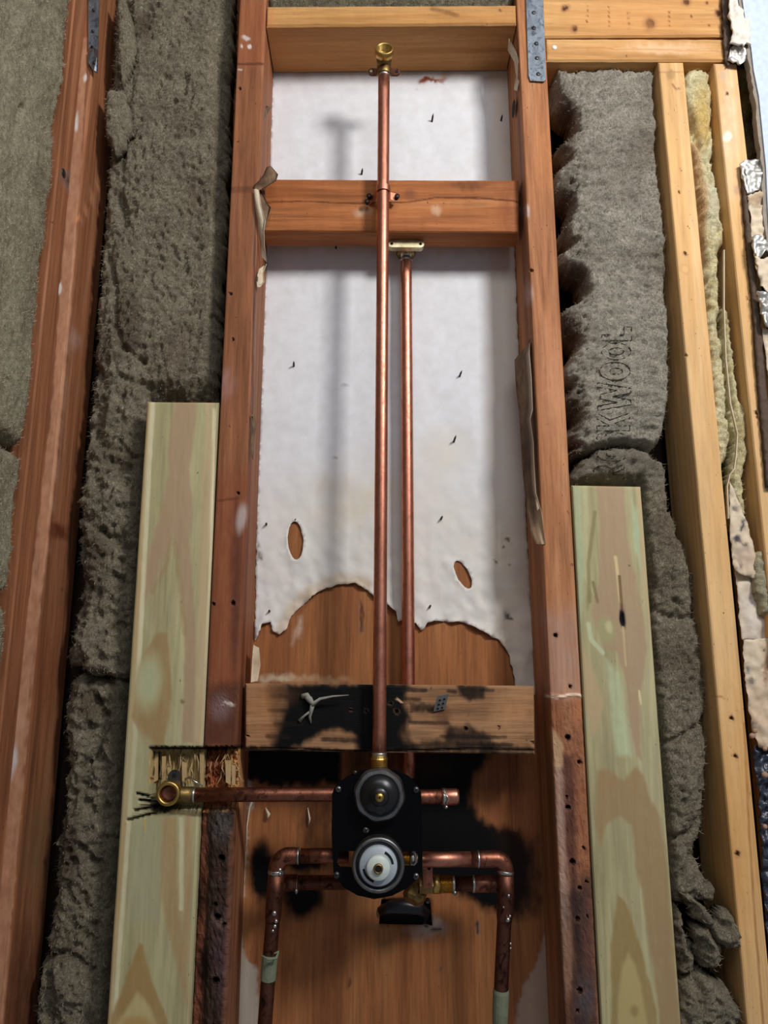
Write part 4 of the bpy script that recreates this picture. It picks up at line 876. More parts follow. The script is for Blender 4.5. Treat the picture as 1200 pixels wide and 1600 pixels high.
m = MB(); outline(m, ell(957, 709, 24, 12), True, low_surf, .024); outline(m, ell(958, 708, 11, 5, 14), True, low_surf, .024)

bulge = [ob for ob in bpy.data.objects if ob.get('label', '').startswith('bulging grey')][0]
m.obj('stamped_letter', M['ink'], bulge)
m = MB(); outline(m, glyph(RG, 748, 726, 975, 928), True, low_surf, .024); m.obj('stamped_letter', M['ink'], bulge)

# yellow fibreglass in the narrow bay
def f_y(px, py):
    return .004*g2(px, py, 1100, 150, 20, 30)-.012*crease(px, py, [(1078, 170), (1090, 215), (1099, 232)], 4)-.010*crease(px, py, [(1120, 170), (1104, 225)], 3)-.006*crease(px, py, [(1108, 505), (1130, 510)], 4)-.008*g2(px, py, 1108, 275, 3, 10)-.01*g2(px, py, 1124, 358, 4, 5)
o, _ = batt('glass_wool_batt', [(1066, 122), (1078, 106), (1092, 100), (1100, 104), (1112, 108), (1118, 130), (1122, 165), (1124, 215), (1118, 250), (1126, 285), (1130, 330), (1138, 365), (1130, 400), (1132, 440), (1131, 500), (1136, 570), (1141, 640), (1149, 678), (1146, 715), (1138, 740), (1134, 800), (1118, 800), (1112, 700), (1104, 560), (1097, 420), (1092, 330), (1083, 250), (1076, 190), (1068, 145)], .004, .05, M['glass_wool'], (.005, .003, .0012), .012, .002,
  [('e', 1098, 185, 14, 40, 0, (220, 176, 84), .7, .7), ('p', [(1075, 225), (1092, 230), (1108, 300), (1100, 420), (1090, 400)], (206, 160, 110), .7, 4), ('e', 1115, 320, 10, 40, 0, (214, 208, 180), .6, .7)], f_y, 16., jag=4)
tag(o, 'yellow glass wool stuffed in the narrow bay between the two pine studs', 'insulation')
o, _ = batt('glass_wool_batt', [(1134, 470), (1148, 480), (1152, 560), (1158, 620), (1170, 640), (1172, 700), (1166, 740), (1172, 790), (1166, 830), (1150, 820), (1140, 740), (1148, 690), (1140, 620), (1136, 560)], .016, .035, M['glass_wool'], (.004, .003, .0012), .010, .002, [('e', 1160, 680, 12, 40, 0, (190, 170, 120), .6, .7)], None, 17., jag=3)
tag(o, 'brownish glass wool wad behind the paper edge in the narrow right bay', 'insulation')
# kraft flange: thin bright edge
m = MB(); e = [(1131, 390), (1131, 480), (1134, 560), (1141, 630), (1152, 678), (1150, 712), (1147, 732), (1140, 742), (1136, 760), (1138, 810)]
for i in range(len(e)-1):
    a, b = P(*e[i], -.001), P(*e[i+1], -.001); t = np.array([.0012, 0, 0]); bk = np.array([0.0, .004, 0])
    m.add([a, b, b+bk, a+bk, a+t, b+t, b+bk+t, a+bk+t], [(0, 1, 2, 3), (7, 6, 5, 4), (0, 4, 5, 1), (3, 2, 6, 7), (0, 3, 7, 4), (1, 5, 6, 2)])
o = m.obj('paper_flange', M['facing']); tag(o, 'thin bent paper edge running down beside the yellow glass wool', 'paper')

# ================================================================== RIGHT EDGE BITS
def wr(sx, sy, a, seed): return lambda px, py: a*fbm(np.stack([px/sx, py/sy, px*0+seed], 1), 2 if seed in (7, 8, 10, 12) else 3)
NAVY = (36, 40, 52)
o = sheet('paper_facing', [(1140, 752), (1156, 790), (1172, 830), (1184, 880), (1182, 905), (1160, 898), (1148, 890), (1140, 830)], .012, M['facing'], items=[('e', 1160, 822, 4, 8, 20, NAVY, .95, .4), ('e', 1152, 843, 6, 6, 0, NAVY, .95, .4), ('e', 1163, 848, 5, 4, 0, NAVY, .95, .4), ('e', 1147, 798, 4, 4, 0, NAVY, .7, .5), ('e', 1156, 878, 4, 6, -20, NAVY, .95, .4), ('e', 1168, 818, 3, 4, 0, (110, 106, 110), .8, .4), ('e', 1168, 870, 20, 22, 0, (190, 160, 140), .5, .6)], res=.003, depth=wr(16, 24, .004, 1), thick=.0008)
tag(o, 'tan paper scrap with black flecks, upper right beside the yellow stud', 'paper')
o = sheet('paper_facing', [(1148, 888), (1186, 900), (1215, 905), (1215, 1004), (1160, 1000), (1154, 940)], .020, M['facing'], items=[('e', 1169, 935, 2, 3, 0, NAVY, .8, .4), ('e', 1170, 947, 2, 2, 0, NAVY, .8, .4), ('e', 1180, 960, 26, 60, 0, (214, 204, 194), .6, .7)], res=.003, depth=wr(22, 30, .004, 2), thick=.0008)
tag(o, 'pale pinkish paper panel below the black flecked scrap', 'paper')
o = sheet('paper_facing', [(1160, 1000), (1215, 996), (1215, 1170), (1186, 1168), (1174, 1130), (1164, 1060)], .014, M['facing'], items=[('e', 1193, 1017, 2, 2, 0, NAVY, .9, .4), ('e', 1168, 1042, 4, 10, -20, (70, 80, 86), .8, .4), ('e', 1174, 1060, 4, 5, 0, NAVY, .7, .4), ('e', 1197, 1050, 5, 26, 0, (130, 84, 56), .8, .4), ('e', 1186, 1120, 20, 50, 0, (200, 170, 140), .5, .6)], res=.003, depth=wr(18, 26, .005, 3), thick=.0008)
tag(o, 'creased tan paper panel lowest along the right picture edge', 'paper')
o, _ = batt('wool_tuft', [(1184, 862), (1190, 856), (1215, 870), (1215, 960), (1195, 962), (1186, 925), (1180, 900)], .004, .02, M['glass_wool'], (.004, .003, .001), .008, .002, [('e', 1195, 910, 30, 60, 0, (176, 166, 140), .8, .5)], None, 18., jag=3); tag(o, 'greyish wool tuft at the right edge beside the pale paper panel', 'insulation')
o = sheet('plastic_sheet', [(1176, 1165), (1215, 1160), (1215, 1480), (1198, 1460), (1190, 1330), (1184, 1240)], .02, M['blue_plastic'], res=.003, depth=wr(9, 12, .010, 4), thick=.0008); tag(o, 'dark blue crumpled plastic at the right edge beside the yellow stud', 'plastic')
m = MB()
for (x, y, r) in [(1196, 1211, .004), (1180, 1142, .003), (1176, 1150, .0035), (1196, 1292, .003), (1196, 1170, .003)]:
    c = P(x, y, .008); m.add(*lathe(c+np.array([0, r, 0]), (0, -1, 0), [(r*.5, 0), (r, r*.5), (r*.9, r), (r*.4, r*1.4)], 10))
o = m.obj('debris_crumbs', plain('pale_debris', (176, 140, 116), .8, 0, .2, .6), smooth=True); tag(o, 'pale crumbs of debris on the dark blue plastic at the right edge', 'debris', kind='stuff')

# drywall (painted) at the top right
dw = [(1152, -60), (1166, 40), (1174, 75), (1178, 110), (1186, 150), (1190, 190), (1197, 260), (1200, 330), (1208, 430), (1300, 430), (1300, -60)]
dwp = [P(x, y, -.014) for x, y in dw]; up = [P(1100, -220, -.014), P(1420, -220, -.014)]
lowpt = P(1225, 600, -.014); far = P(1500, 600, -.014)
poly3 = [P(1140, -200, -.014)]+[P(x, y, -.014) for x, y in dw[:9]]+[lowpt, far, P(1420, -200, -.014)]
m = MB().add(*prism(poly3, (0, .0025, 0))); o = m.obj('wall_right', M['wall_paint']); tag(o, kind='structure')
gyp = [p+np.array([-.004 if 0 < i < 10 else 0, .0026, 0]) for i, p in enumerate(poly3)]
rs = random.Random(9); gyp2 = []
for i in range(len(gyp)-1):
    if i < 10:
        for t in np.linspace(0, 1, 6)[:-1]: gyp2.append(gyp[i]*(1-t)+gyp[i+1]*t+np.array([rs.uniform(-.002, .001), 0, 0]))
    else: gyp2.append(gyp[i])
gyp2.append(gyp[-1])
m = MB().add(*prism(gyp2, (0, .0110, 0))); o2 = m.obj('wall_right_core', M['plaster']); o2.parent = o; o2.location = o2.location-o.location; o2.name = 'plaster_core'

# board edge strip and plaster flakes left of the drywall
o = sheet('drywall_edge', [(1128, -60), (1142, -60), (1145, 20), (1150, 40), (1142, 60), (1144, 90), (1138, 104), (1133, 90), (1131, 50)], -.006, M['board_edge'], res=.003, depth=wr(8, 10, .002, 5), thick=.005, jag=2.5); tag(o, 'torn brown drywall edge at the end of the header beam', 'drywall scrap')
o = sheet('plaster_scrap', [(1142, -60), (1150, -60), (1152, 5), (1160, 14), (1166, 30), (1172, 25), (1174, 68), (1166, 66), (1163, 72), (1154, 68), (1142, 66), (1146, 45), (1139, 22)], -.0185, M['plaster_w'], res=.0025, depth=wr(7, 12, .004, 6), thick=.003, jag=2); tag(o, 'cracked cream plaster flake hanging at the top right corner', 'plaster')
o = sheet('foil_scrap', [(1142, 74), (1150, 69), (1162, 71), (1168, 80), (1166, 94), (1158, 99), (1146, 97), (1138, 92)], -.010, M['foil'], res=.002, depth=wr(9, 10, .004, 7), thick=.002, jag=1.5); tag(o, 'crumpled grey foil lump just under the cream plaster flake', 'foil')
o = sheet('foil_scrap', [(1156, 254), (1164, 250), (1176, 248), (1188, 250), (1193, 270), (1196, 292), (1188, 296), (1178, 300), (1166, 304), (1160, 280)], -.008, M['foil'], res=.002, depth=wr(13, 14, .006, 8), thick=.002, jag=1.5); tag(o, 'silvery crumpled foil patch over the peach stud near the drywall', 'foil')
o = sheet('kraft_scrap', [(1168, 306), (1182, 300), (1194, 293), (1215, 290), (1215, 380), (1195, 370), (1176, 380), (1172, 340)], -.009, M['facing'], items=[('e', 1185, 310, 20, 10, -20, (150, 116, 84), .7, .6), ('e', 1182, 325, 12, 4, 0, (120, 96, 70), .6, .6)], res=.003, depth=wr(14, 12, .005, 9), thick=.001); tag(o, 'tan crumpled paper below the silvery foil patch', 'paper')
o = sheet('foil_scrap', [(1176, 368), (1188, 366), (1200, 378), (1215, 380), (1215, 400), (1196, 392), (1188, 402), (1178, 396)], -.020, M['foil'], res=.002, depth=wr(10, 10, .005, 10), thick=.002); tag(o, 'small foil wrinkle between two tan paper scraps at right edge', 'foil')
o = sheet('kraft_scrap', [(1178, 398), (1190, 404), (1215, 396), (1215, 466), (1192, 452), (1183, 425)], -.017, M['facing'], items=[('e', 1188, 436, 6, 6, 0, (90, 76, 64), .8, .5)], res=.003, depth=wr(14, 12, .005, 11), thick=.001); tag(o, 'tan paper scrap between the small foil wrinkle and the bright foil', 'paper')
o = sheet('foil_scrap', [(1184, 454), (1215, 462), (1215, 520), (1194, 508), (1190, 480)], -.019, M['foil'], res=.002, depth=wr(12, 9, .006, 12), thick=.002); tag(o, 'bright white foil fold lowest of the foil at right edge', 'foil')
o = sheet('kraft_scrap', [(1192, 512), (1230, 520), (1250, 800), (1228, 800), (1206, 640)], -.012, M['facing'], res=.004, depth=wr(14, 22, .004, 13), thick=.001); tag(o, 'tan paper strip running down under the bright foil fold', 'paper')
o = sheet('drywall_edge', [(1160, 262), (1165, 262), (1170, 330), (1178, 400), (1186, 470), (1196, 600), (1214, 760), (1200, 760), (1186, 600), (1178, 480), (1170, 400), (1164, 330)], -.008, M['board_edge'], res=.003, depth=wr(8, 12, .0015, 14), thick=.007, jag=1.5); tag(o, 'long brown drywall edge strip beside the peach stud', 'drywall scrap')
o, _ = batt('wool_tuft', [(1154, 100), (1172, 98), (1184, 170), (1192, 250), (1196, 300), (1170, 300), (1162, 200)], .04, .03, M['glass_wool'], (.006, .003, .001), .01, .0025, [('e', 1175, 160, 40, 40, 0, (130, 112, 60), .8, .5), ('e', 1180, 200, 40, 30, 0, (40, 34, 28), .8, .6), ('e', 1180, 260, 40, 50, 0, (90, 76, 56), .8, .6)], None, 19., jag=3); tag(o, 'olive wool painted dark as the shaded gap between peach stud and drywall', 'insulation')  # dark ellipses put the shade of the gap into the wool colour

# ================================================================== METAL STRAPS
def hole_discs(m, pts, y, r=.0022):
    for (x, z) in pts: m.add(*lathe(P(x, z, y), (0, -1, 0), [(r, 0), (r*.9, .0008)], 12))
root = thing('metal_strap', P(840, 127, -.002), 'dark galvanised strap with nail holes over the top of the right brown stud', 'strap')
sp = [(820, -60), (847, -60), (853, 124), (850, 127), (829, 126), (826, 118)]
m = MB().add(*prism([P(x, y, -.0032) for x, y in sp], (0, .0015, 0))); m.obj('strap_plate', M['galv'], root)
for (x, y) in [(834, 20), (834, 44), (838, 68), (839, 91), (841, 116), (832, -20)]:
    m = MB().add(*lathe(P(x, y, -.0031), (0, -1, 0), [(.0032, 0), (.0030, .0006), (.0014, .0012)], 14)); m.obj('nail_head', M['steel_d'], root, True)
root = thing('metal_strap', P(148, 115, -.002), 'bent galvanised strap nailed over the corner stud at top left', 'strap')
m = MB(); up_ = [(140, -60), (156, -60), (154, 40), (153, 76), (150, 80), (143, 70), (138, 78), (138, 30)]
V = [P(x, y, -.0035) for x, y in up_]; m.add(*prism(V, (0, .0016, 0)))
V = [P(137, 82, -.004), P(146, 74, -.006), P(153, 78, -.008), P(152, 114, -.003), P(146, 110, -.006), P(138, 98, -.004)]; m.add(*prism(V, (0, .0014, 0)))
m.obj('strap_plate', M['galv'], root)
for (x, y) in [(146, 15), (145, 48), (147, 98)]: MB().add(*lathe(P(x, y, -.0055), (0, -1, 0), [(.0022, 0), (.001, .0008)], 12)).obj('nail_head', M['steel_d'], root, True)

# ================================================================== NAILS THROUGH THE PAPER
def nail(px, py, dx, dz, L, label, r=.0014):
    b = P(px, py, .0885); d = np.array([dx, -1, dz]); d /= np.linalg.norm(d)
    m = MB().add(*tube([b+d*-.004, b+d*L*.5, b+d*L*.85], [r*1.1, r, r*.2], 8)); o = m.obj('nail', M['nail']); tag(o, label, 'nail', 'nail points through the white paper')
nail(675, 189, .1, .35, .014, 'nail point in the white paper of the top opening, right of the pipe')
nail(565, 272, .15, .3, .012, 'nail point just above the middle block, left of the tall pipe')
nail(783, 188, .05, .2, .012, 'rusty nail near the right stud in the top opening')
nail(459, 572, .1, .2, .014, 'nail point in the left half of the large paper sheet')
nail(718, 588, .15, .25, .016, 'nail point at the right of the pipes, level with the highest paper flap')
nail(709, 690, .12, .3, .018, 'nail with the longest slanting shadow, right of the pipes')
nail(689, 811, .1, .15, .014, 'nail point above the right oval hole')
nail(416, 820, .15, .1, .012, 'nail point at the left stud near the left oval hole')
nail(421, 956, .1, .15, .013, 'nail point at the lower left just above the torn edge')
nail(671, 949, .1, .2, .013, 'nail point just above the torn edge right of the pipes')
nail(525, 388, .05, -.1, .010, 'nail point directly under the middle wood block')
nail(462, 812, 0, .1, .006, 'tiny nail point at the top of the left oval hole', .0007)

# torn paper flaps on the studs
def ribbon(name, left, right, ys, mat, label, th=.0009, items=()):
    n = len(left); m_ = 5; V = []; Fc = []
    for i in range(n):
        a = P(left[i][0], left[i][1], ys[i][0]); b = P(right[i][0], right[i][1], ys[i][1])
        for k in range(m_):
            t = k/(m_-1); p = a*(1-t)+b*t; p = p+np.array([0, ys[i][2]*math.sin(math.pi*t), 0]); V.append(p)
    V = np.array(V); nb = len(V); V = np.concatenate([V, V+np.array([th*.6, th, 0])])
    for i in range(n-1):
        for k in range(m_-1):
            q = (i*m_+k, (i+1)*m_+k, (i+1)*m_+k+1, i*m_+k+1); Fc += [q, tuple(x+nb for x in q[::-1])]
    for i in range(n-1):
        for k in (0, m_-1):
            a, b = i*m_+k, (i+1)*m_+k; Fc.append((a, a+nb, b+nb, b))
    for k in range(m_-1):
        for i in (0, n-1): a, b = i*m_+k, i*m_+k+1; Fc.append((a, b, b+nb, a+nb))
    px, py = proj(V); o = mk(name, V, Fc, mat, None, paint(px, py, items, 1.5), True); tag(o, label, 'paper'); return o
ribbon('paper_flap', [(818, 546), (804, 562), (805, 590), (808, 620), (811, 645), (814, 690), (817, 740), (822, 780), (827, 830), (838, 850)],
       [(828, 535), (827, 552), (830, 590), (832, 640), (828, 655), (833, 690), (834, 720), (837, 770), (846, 800), (852, 850)],
       [(.05, .01, -.002), (.045, .006, .004), (.04, .004, .006), (.036, .003, .008), (.036, .003, .008), (.034, .002, .008), (.03, .002, .008), (.02, .001, .008), (.01, .0, .006), (.004, -.002, .002)],
       M['flap'], 'long dark paper flap with pale edge on the inner side of the right brown stud',
       items=[('l', [(828, 535), (828, 552), (830.5, 590), (831.5, 640), (828.5, 655), (833.5, 690)], 2.2, (226, 206, 176), .95, 1.0), ('l', [(833, 720), (836, 770)], 4, (226, 206, 176), .95, 1.5), ('l', [(842, 790), (850, 850)], 7, (206, 180, 146), .95, 1.5), ('e', 826, 700, 9, 60, 0, (50, 40, 34), .7, .6), ('e', 840, 838, 4, 12, 0, BLK, .9, .4)])
ribbon('paper_flap', [(795, 60), (793, 78), (803, 96), (806, 118), (803, 140)], [(797, 62), (806, 80), (812, 100), (813, 120), (808, 142)], [(.02, .01, 0), (.02, .004, .002), (.02, .004, .004), (.02, .006, .004), (.02, .01, 0)], M['facing'], 'small curled paper strip at the top of the right brown stud')
ribbon('paper_flap', [(396, 296), (398, 320), (402, 345), (403, 358), (407, 380), (408, 400)], [(404, 297), (408, 322), (414, 345), (412, 360), (413, 385), (417, 410)], [(-.004, -.006, -.002), (-.004, -.008, -.003), (-.003, -.009, -.003), (0, -.006, -.002), (.01, .006, 0), (.02, .02, 0)], M['facing'], 'pale curled paper strip on the left stud beside the middle block')
ribbon('paper_flap', [(400, 297), (402, 310), (405, 325), (410, 345), (412, 358)], [(406, 292), (418, 318), (423, 324), (417, 345), (413, 360)], [(.0, .004, 0), (.004, .01, .002), (.006, .012, .002), (.006, .014, .002), (.008, .01, 0)], M['flap'], 'brown inner layer behind the pale curled paper strip')
ribbon('paper_flap', [(416, 262), (412, 272), (405, 282), (396, 290), (398, 297)], [(424, 260), (434, 272), (431, 282), (418, 290), (404, 298)], [(.0, -.002, -.002), (-.004, -.012, -.004), (-.006, -.01, -.005), (-.003, -.006, -.004), (-.001, -.002, 0)], M['flap'], 'brown folded paper corner sticking out over the middle block')
ribbon('paper_flap', [(405, 420), (402, 430), (401, 440), (402, 448)], [(416, 412), (411, 425), (412, 440), (406, 448)], [(.005, .03, 0), (-.002, .01, .002), (-.003, .004, .002), (0, .004, 0)], M['facing'], 'short curled paper scrap on the left stud below the middle block')
ribbon('paper_flap', [(392, 648), (394, 670), (392, 690), (393, 712)], [(397, 648), (400, 662), (396, 692), (395, 718)], [(-.001, .006, 0), (-.002, .006, -.002), (-.001, .004, 0), (0, .004, 0)], M['flap'], 'narrow dark paper sliver on the left stud at mid height')
ribbon('paper_flap', [(396, 1008), (394, 1030), (392, 1066)], [(404, 1012), (406, 1040), (402, 1064)], [(.03, .06, -.004), (.03, .06, -.004), (.03, .06, -.004)], M['facing'], 'shredded pale paper strip above the left end of the blackened block')
ribbon('paper_flap', [(413, 168), (412, 176), (410, 184)], [(424, 166), (418, 176), (412, 186)], [(.03, .05, -.002), (.02, .04, -.002), (.01, .02, 0)], M['flap'], 'tiny brown paper curl on the left stud in the top opening')
# dark knot hole in the right stud's inner face near the top
c = P(803, 168, .05); m = MB()
xk = P(811, 168, .0)[0]
m.add(*lathe((xk-.0004, .035, P(803, 170, .035)[2]), (-1, 0, 0), [(.012, 0), (.011, .0006), (.004, .0007)], 20)); o = m.obj('knot_hole', M['black_hole']); tag(o, 'dark knot in the inner side of the right brown stud', 'knot')

# ================================================================== PIPES
R = .0080
def ring(c, ax, r, w_): return lathe(np.array(c)-np.array(ax)*w_/2, ax, [(r*.97, 0), (r, w_*.2), (r, w_*.8), (r*.97, w_)], 24)
# tall shower riser
pt = P(600, 118, .004); pb = P(592.5, 1180, -.006)
pb = np.array([pb[0], -.003, pb[2]]); pt = P(600, 120, -.003)
root = thing('shower_riser_pipe', pb, 'tall front copper pipe running from the valve up to a brass elbow', 'pipe')
n = 40; path = [pb*(1-t)+pt*t for t in np.linspace(0, 1, n)]
MB().add(*tube(path, R, 28)).obj('pipe', M['copper'], root, True)
axp = (pt-pb)/np.linalg.norm(pt-pb)
MB().add(*ring(pt+axp*.001, axp, R*1.05, .004)).obj('solder_ring', M['solder'], root, True)
el = MB(); c0 = pt+axp*.002; ty = c0+axp*.012
el.add(*lathe(c0, axp, [(R*1.15, 0), (R*1.22, .002), (R*1.22, .012), (R*1.05, .015)], 28))
# elbow body turning towards the viewer and up
E = [c0+axp*.010, c0+axp*.014+np.array([0, -.001, 0]), c0+axp*.018+np.array([0, -.005, 0]), c0+axp*.020+np.array([0, -.012, 0])]
el.add(*tube(E, [R*1.1, R*1.2, R*1.3, R*1.35], 24)); el.obj('brass_elbow', M['brass_d'], root, True)
mouth = E[-1]; ax2 = np.array([0, -1, .22]); ax2 /= np.linalg.norm(ax2)
MB().add(*lathe(mouth, ax2, [(R*1.30, 0), (R*1.55, .002), (R*1.58, .012), (R*1.45, .0125), (R*1.15, .0120), (R*1.12, .002), (R*.2, .001)], 32)).obj('elbow_socket', M['brass'], root, True)
ears = MB()
for sgn in (-1, 1):
    b = c0+axp*.013+np.array([0, .007, 0]); pts = []
    for a in np.linspace(-math.pi/2, math.pi/2, 10): pts.append(b+np.array([sgn*(.017+.0055*math.cos(a)), 0, .0055*math.sin(a)]))
    pts += [b+np.array([sgn*.006, 0, .005]), b+np.array([sgn*.006, 0, -.005])]
    ears.add(*prism(pts, (0, .003, 0)))
ears.obj('mounting_ear', M['copper_b'], root)
for sgn in (-1, 1): MB().add(*lathe(c0+axp*.013+np.array([sgn*.018, .0069, 0]), (0, -1, 0), [(.0024, 0), (.0022, .0005)], 14)).obj('screw_hole', M['brass_p'] if sgn < 0 else M['black_hole'], root)
# pipe clamp on the middle block
cz = P(598, 297, -.003); root2 = thing('pipe_clamp', cz, 'copper strap clamp holding the tall pipe to the middle block', 'clamp')
px_ = pb[0]+(pt[0]-pb[0])*(cz[2]-pb[2])/(pt[2]-pb[2]); cc = np.array([px_, -.003, cz[2]])
arcp = [cc+(R+.0008)*np.array([math.cos(a), -math.sin(a), 0]) for a in np.linspace(math.pi*1.05, -math.pi*.05, 16)]
tilt = .12
prof = [cc+np.array([-.019, .0225, -.001])]+[cc+np.array([-.0095, .012, 0])]+arcp+[cc+np.array([.0095, .012, .0])]+[cc+np.array([.019, .0135, -.002])]
V = []; Fc = []
for i, p in enumerate(prof):
    hw = .0055 if i in (0, 1, len(prof)-1, len(prof)-2) else .0042
    for dz, dn in ((-hw, 0), (hw, 0), (hw, 1), (-hw, 1)):
        q = np.array(p); nn = np.array(q-cc); nn[2] = 0; nn /= np.linalg.norm(nn)+1e-9; V.append(q+nn*.001*dn+np.array([0, 0, dz]))
    if i:
        a = (i-1)*4; b = i*4
        for k in range(4): k2 = (k+1) % 4; Fc.append((a+k, a+k2, b+k2, b+k))
Fc += [(0, 1, 2, 3), (len(V)-1, len(V)-2, len(V)-3, len(V)-4)]
mk('strap', V, Fc, M['copper'], root2)
for dx, dz, y in ((.019, -.002, .0125), (-.019, .003, .0195), (-.0215, -.008, .016)):
    MB().add(*lathe(cc+np.array([dx, y+.003, dz]), (0, -1, 0), [(.0022, 0), (.0034, .004), (.0036, .006), (.0012, .0066)], 14)).obj('screw', M['nail'], root2, True)

# second riser behind
qt = P(634.5, 408, .066); qb = P(641, 1215, .066); qb[0] = P(638.5, 1060, .066)[0]
root = thing('copper_riser_pipe', qb, 'shorter copper pipe passing behind the blackened block to a winged fitting', 'pipe')
axq = (qt-qb)/np.linalg.norm(qt-qb)
MB().add(*tube([qb*(1-t)+qt*t for t in np.linspace(0, 1, 30)], R, 28)).obj('pipe', M['copper'], root, True)
MB().add(*ring(qt+axq*.002, axq, R*1.06, .005)).obj('solder_ring', M['solder'], root, True)
MB().add(*lathe(qt+axq*.004, axq, [(R*.95, 0), (R*.95, .018), (R*1.3, .020)], 24)).obj('fitting_neck', M['solder'], root, True)
MB().add(*lathe(qt+axq*.010+np.array([0, .004, 0]), axq, [(R*1.5, 0), (R*1.75, .003), (R*1.75, .012), (R*1.4, .015)], 24)).obj('fitting_body', M['brass_d'], root, True)
wc = P(634.5, 381, .040); hw, hh = P(662, 381, .040)[0]-wc[0], .0052
pl = [wc+np.array([hw*.82+hh*math.cos(a), 0, hh*math.sin(a)]) for a in np.linspace(-math.pi/2, math.pi/2, 9)]+[wc+np.array([0, 0, hh*1.25])]+[wc+np.array([-hw*.82+hh*math.cos(a), 0, hh*math.sin(a)]) for a in np.linspace(math.pi/2, 1.5*math.pi, 9)]
MB().add(*prism(pl, (0, .010, 0))).obj('fitting_wing', M['brass_p'], root)
MB().add(*tube([wc+np.array([0, .008, 0]), qt+axq*.022], [R*1.0, R*1.2], 16)).obj('fitting_shoulder', M['brass_d'], root, True)
for sg in (-1, 1): MB().add(*lathe(wc+np.array([sg*hw*.82, .0002, 0]), (0, -1, 0), [(.0022, 0), (.002, .0004)], 12)).obj('screw_hole', M['black_hole'], root)

# ---- valve ----
YV = -.020
vc = P(592, 1300, YV)
valve = thing('shower_valve', P(592, 1405, YV), 'black shower valve plate with two round cartridges amid the copper pipes', 'valve')
plate = [(519, 1240), (522, 1232), (530, 1222), (546, 1211), (568, 1203), (592, 1200), (618, 1203), (638, 1212), (652, 1226), (658, 1238), (660, 1300), (660, 1358), (654, 1372), (636, 1388), (612, 1400), (585, 1405), (558, 1399), (536, 1386), (521, 1364), (518, 1300)]
slot_l = [(528, 1334), (532, 1330), (560, 1330), (560, 1355), (532, 1355), (527, 1350)]
slot_r = [(622, 1330), (648, 1330), (653, 1336), (653, 1348), (648, 1353), (622, 1353)]
ob = sheet('mounting_plate', plate, YV, M['black_plate'], holes=[slot_l, slot_r], res=.006, thick=.0025, jag=.15); 
ob.data.polygons.foreach_set('use_smooth', [False]*len(ob.data.polygons))
def adopt(o, p):
    l = o.location.copy(); o.parent = p; o.location = l-wloc(p)
adopt(ob, valve)
def px2m(px, py, y): return (P(px+1, py, y)-P(px, py, y))[0]
def on_axis(px, py, y, h): return P(px, py, y-h)+np.array([0, h, 0])   # base point so that the front at height h lands on the pixel
s = px2m(593, 1243, YV)
c1 = on_axis(593, 1243, YV, .016)
MB().add(*lathe(c1, (0, -1, 0), [(.0285, 0), (.0285, .011), (.0265, .015), (.0225, .0155), (.0220, .0140), (.004, .0140)], 48, poly=(8, .026))).obj('retaining_nut', M['chrome'], valve)
MB().add(*lathe(c1, (0, -1, 0), [(.0217, .010), (.0215, .0155), (.0150, .019), (.0105, .021), (.0095, .024), (.0085, .026), (.003, .026)], 40)).obj('cartridge', M['black_rubber'], valve, True)
MB().add(*lathe(c1+np.array([0, 0, 0]), (0, -1, 0), [(.0048, .020), (.0048, .031), (.0040, .0325), (.001, .0326)], 20)).obj('stem', M['brass'], valve, True)
MB().add(*lathe(c1, (0, -1, 0), [(.0013, .0324), (.0012, .0330)], 12)).obj('stem_hole', M['black_hole'], valve)
c2 = on_axis(591, 1352, YV, .018)
MB().add(*lathe(c2, (0, -1, 0), [(.0280, 0), (.0285, .004), (.0285, .016), (.0270, .018), (.0250, .018), (.0235, .0165), (.0225, .012), (.004, .012)], 48)).obj('retaining_ring', M['chrome'], valve, True)
MB().add(*lathe(c2, (0, -1, 0), [(.0255, .008), (.0255, .0150), (.0215, .0155)], 48)).obj('ring_gap', M['black_rubber'], valve, True)
MB().add(*lathe(c2, (0, -1, 0), [(.0205, .008), (.0203, .0215), (.0192, .0230), (.004, .0230)], 48)).obj('cartridge', M['white_plastic'], valve, True)
kn = [(.0128, .020), (.0126, .029), (.0118, .0302), (.003, .0302)]
MB().add(*lathe(c2+np.array([0, 0, -.0005]), (0, -1, 0), kn, 36)).obj('cartridge_knob', M['knob_plastic'], valve, True)
m = MB()
for a0, a1 in ((.15, 1.1), (3.3, 4.4)):
    V = []; 
    for a in np.linspace(a0, a1, 12):
        for r_ in (.0145, .0168): V.append(c2+np.array([r_*math.cos(a), -.0232, r_*math.sin(a)]))
    Fc = [(2*i, 2*i+1, 2*i+3, 2*i+2) for i in range(11)]; nb = len(V); V2 = [v+np.array([0, -.0004, 0]) for v in V]
    m.add(V+V2, Fc+[tuple(x+nb for x in f[::-1]) for f in Fc])
m.obj('cartridge_slot', M['black_hole'], valve)
MB().add(*lathe(c2+np.array([0, 0, -.0005]), (0, -1, 0), [(.0052, .029), (.0050, .0335), (.0035, .0340), (.0030, .0325), (.001, .0322)], 24)).obj('stem', M['brass_d'], valve, True)
MB().add(*lathe(c2+np.array([0, 0, -.0005]), (0, -1, 0), [(.0026, .0330), (.0024, .0342)], 14)).obj('stem_hole', M['black_hole'], valve)
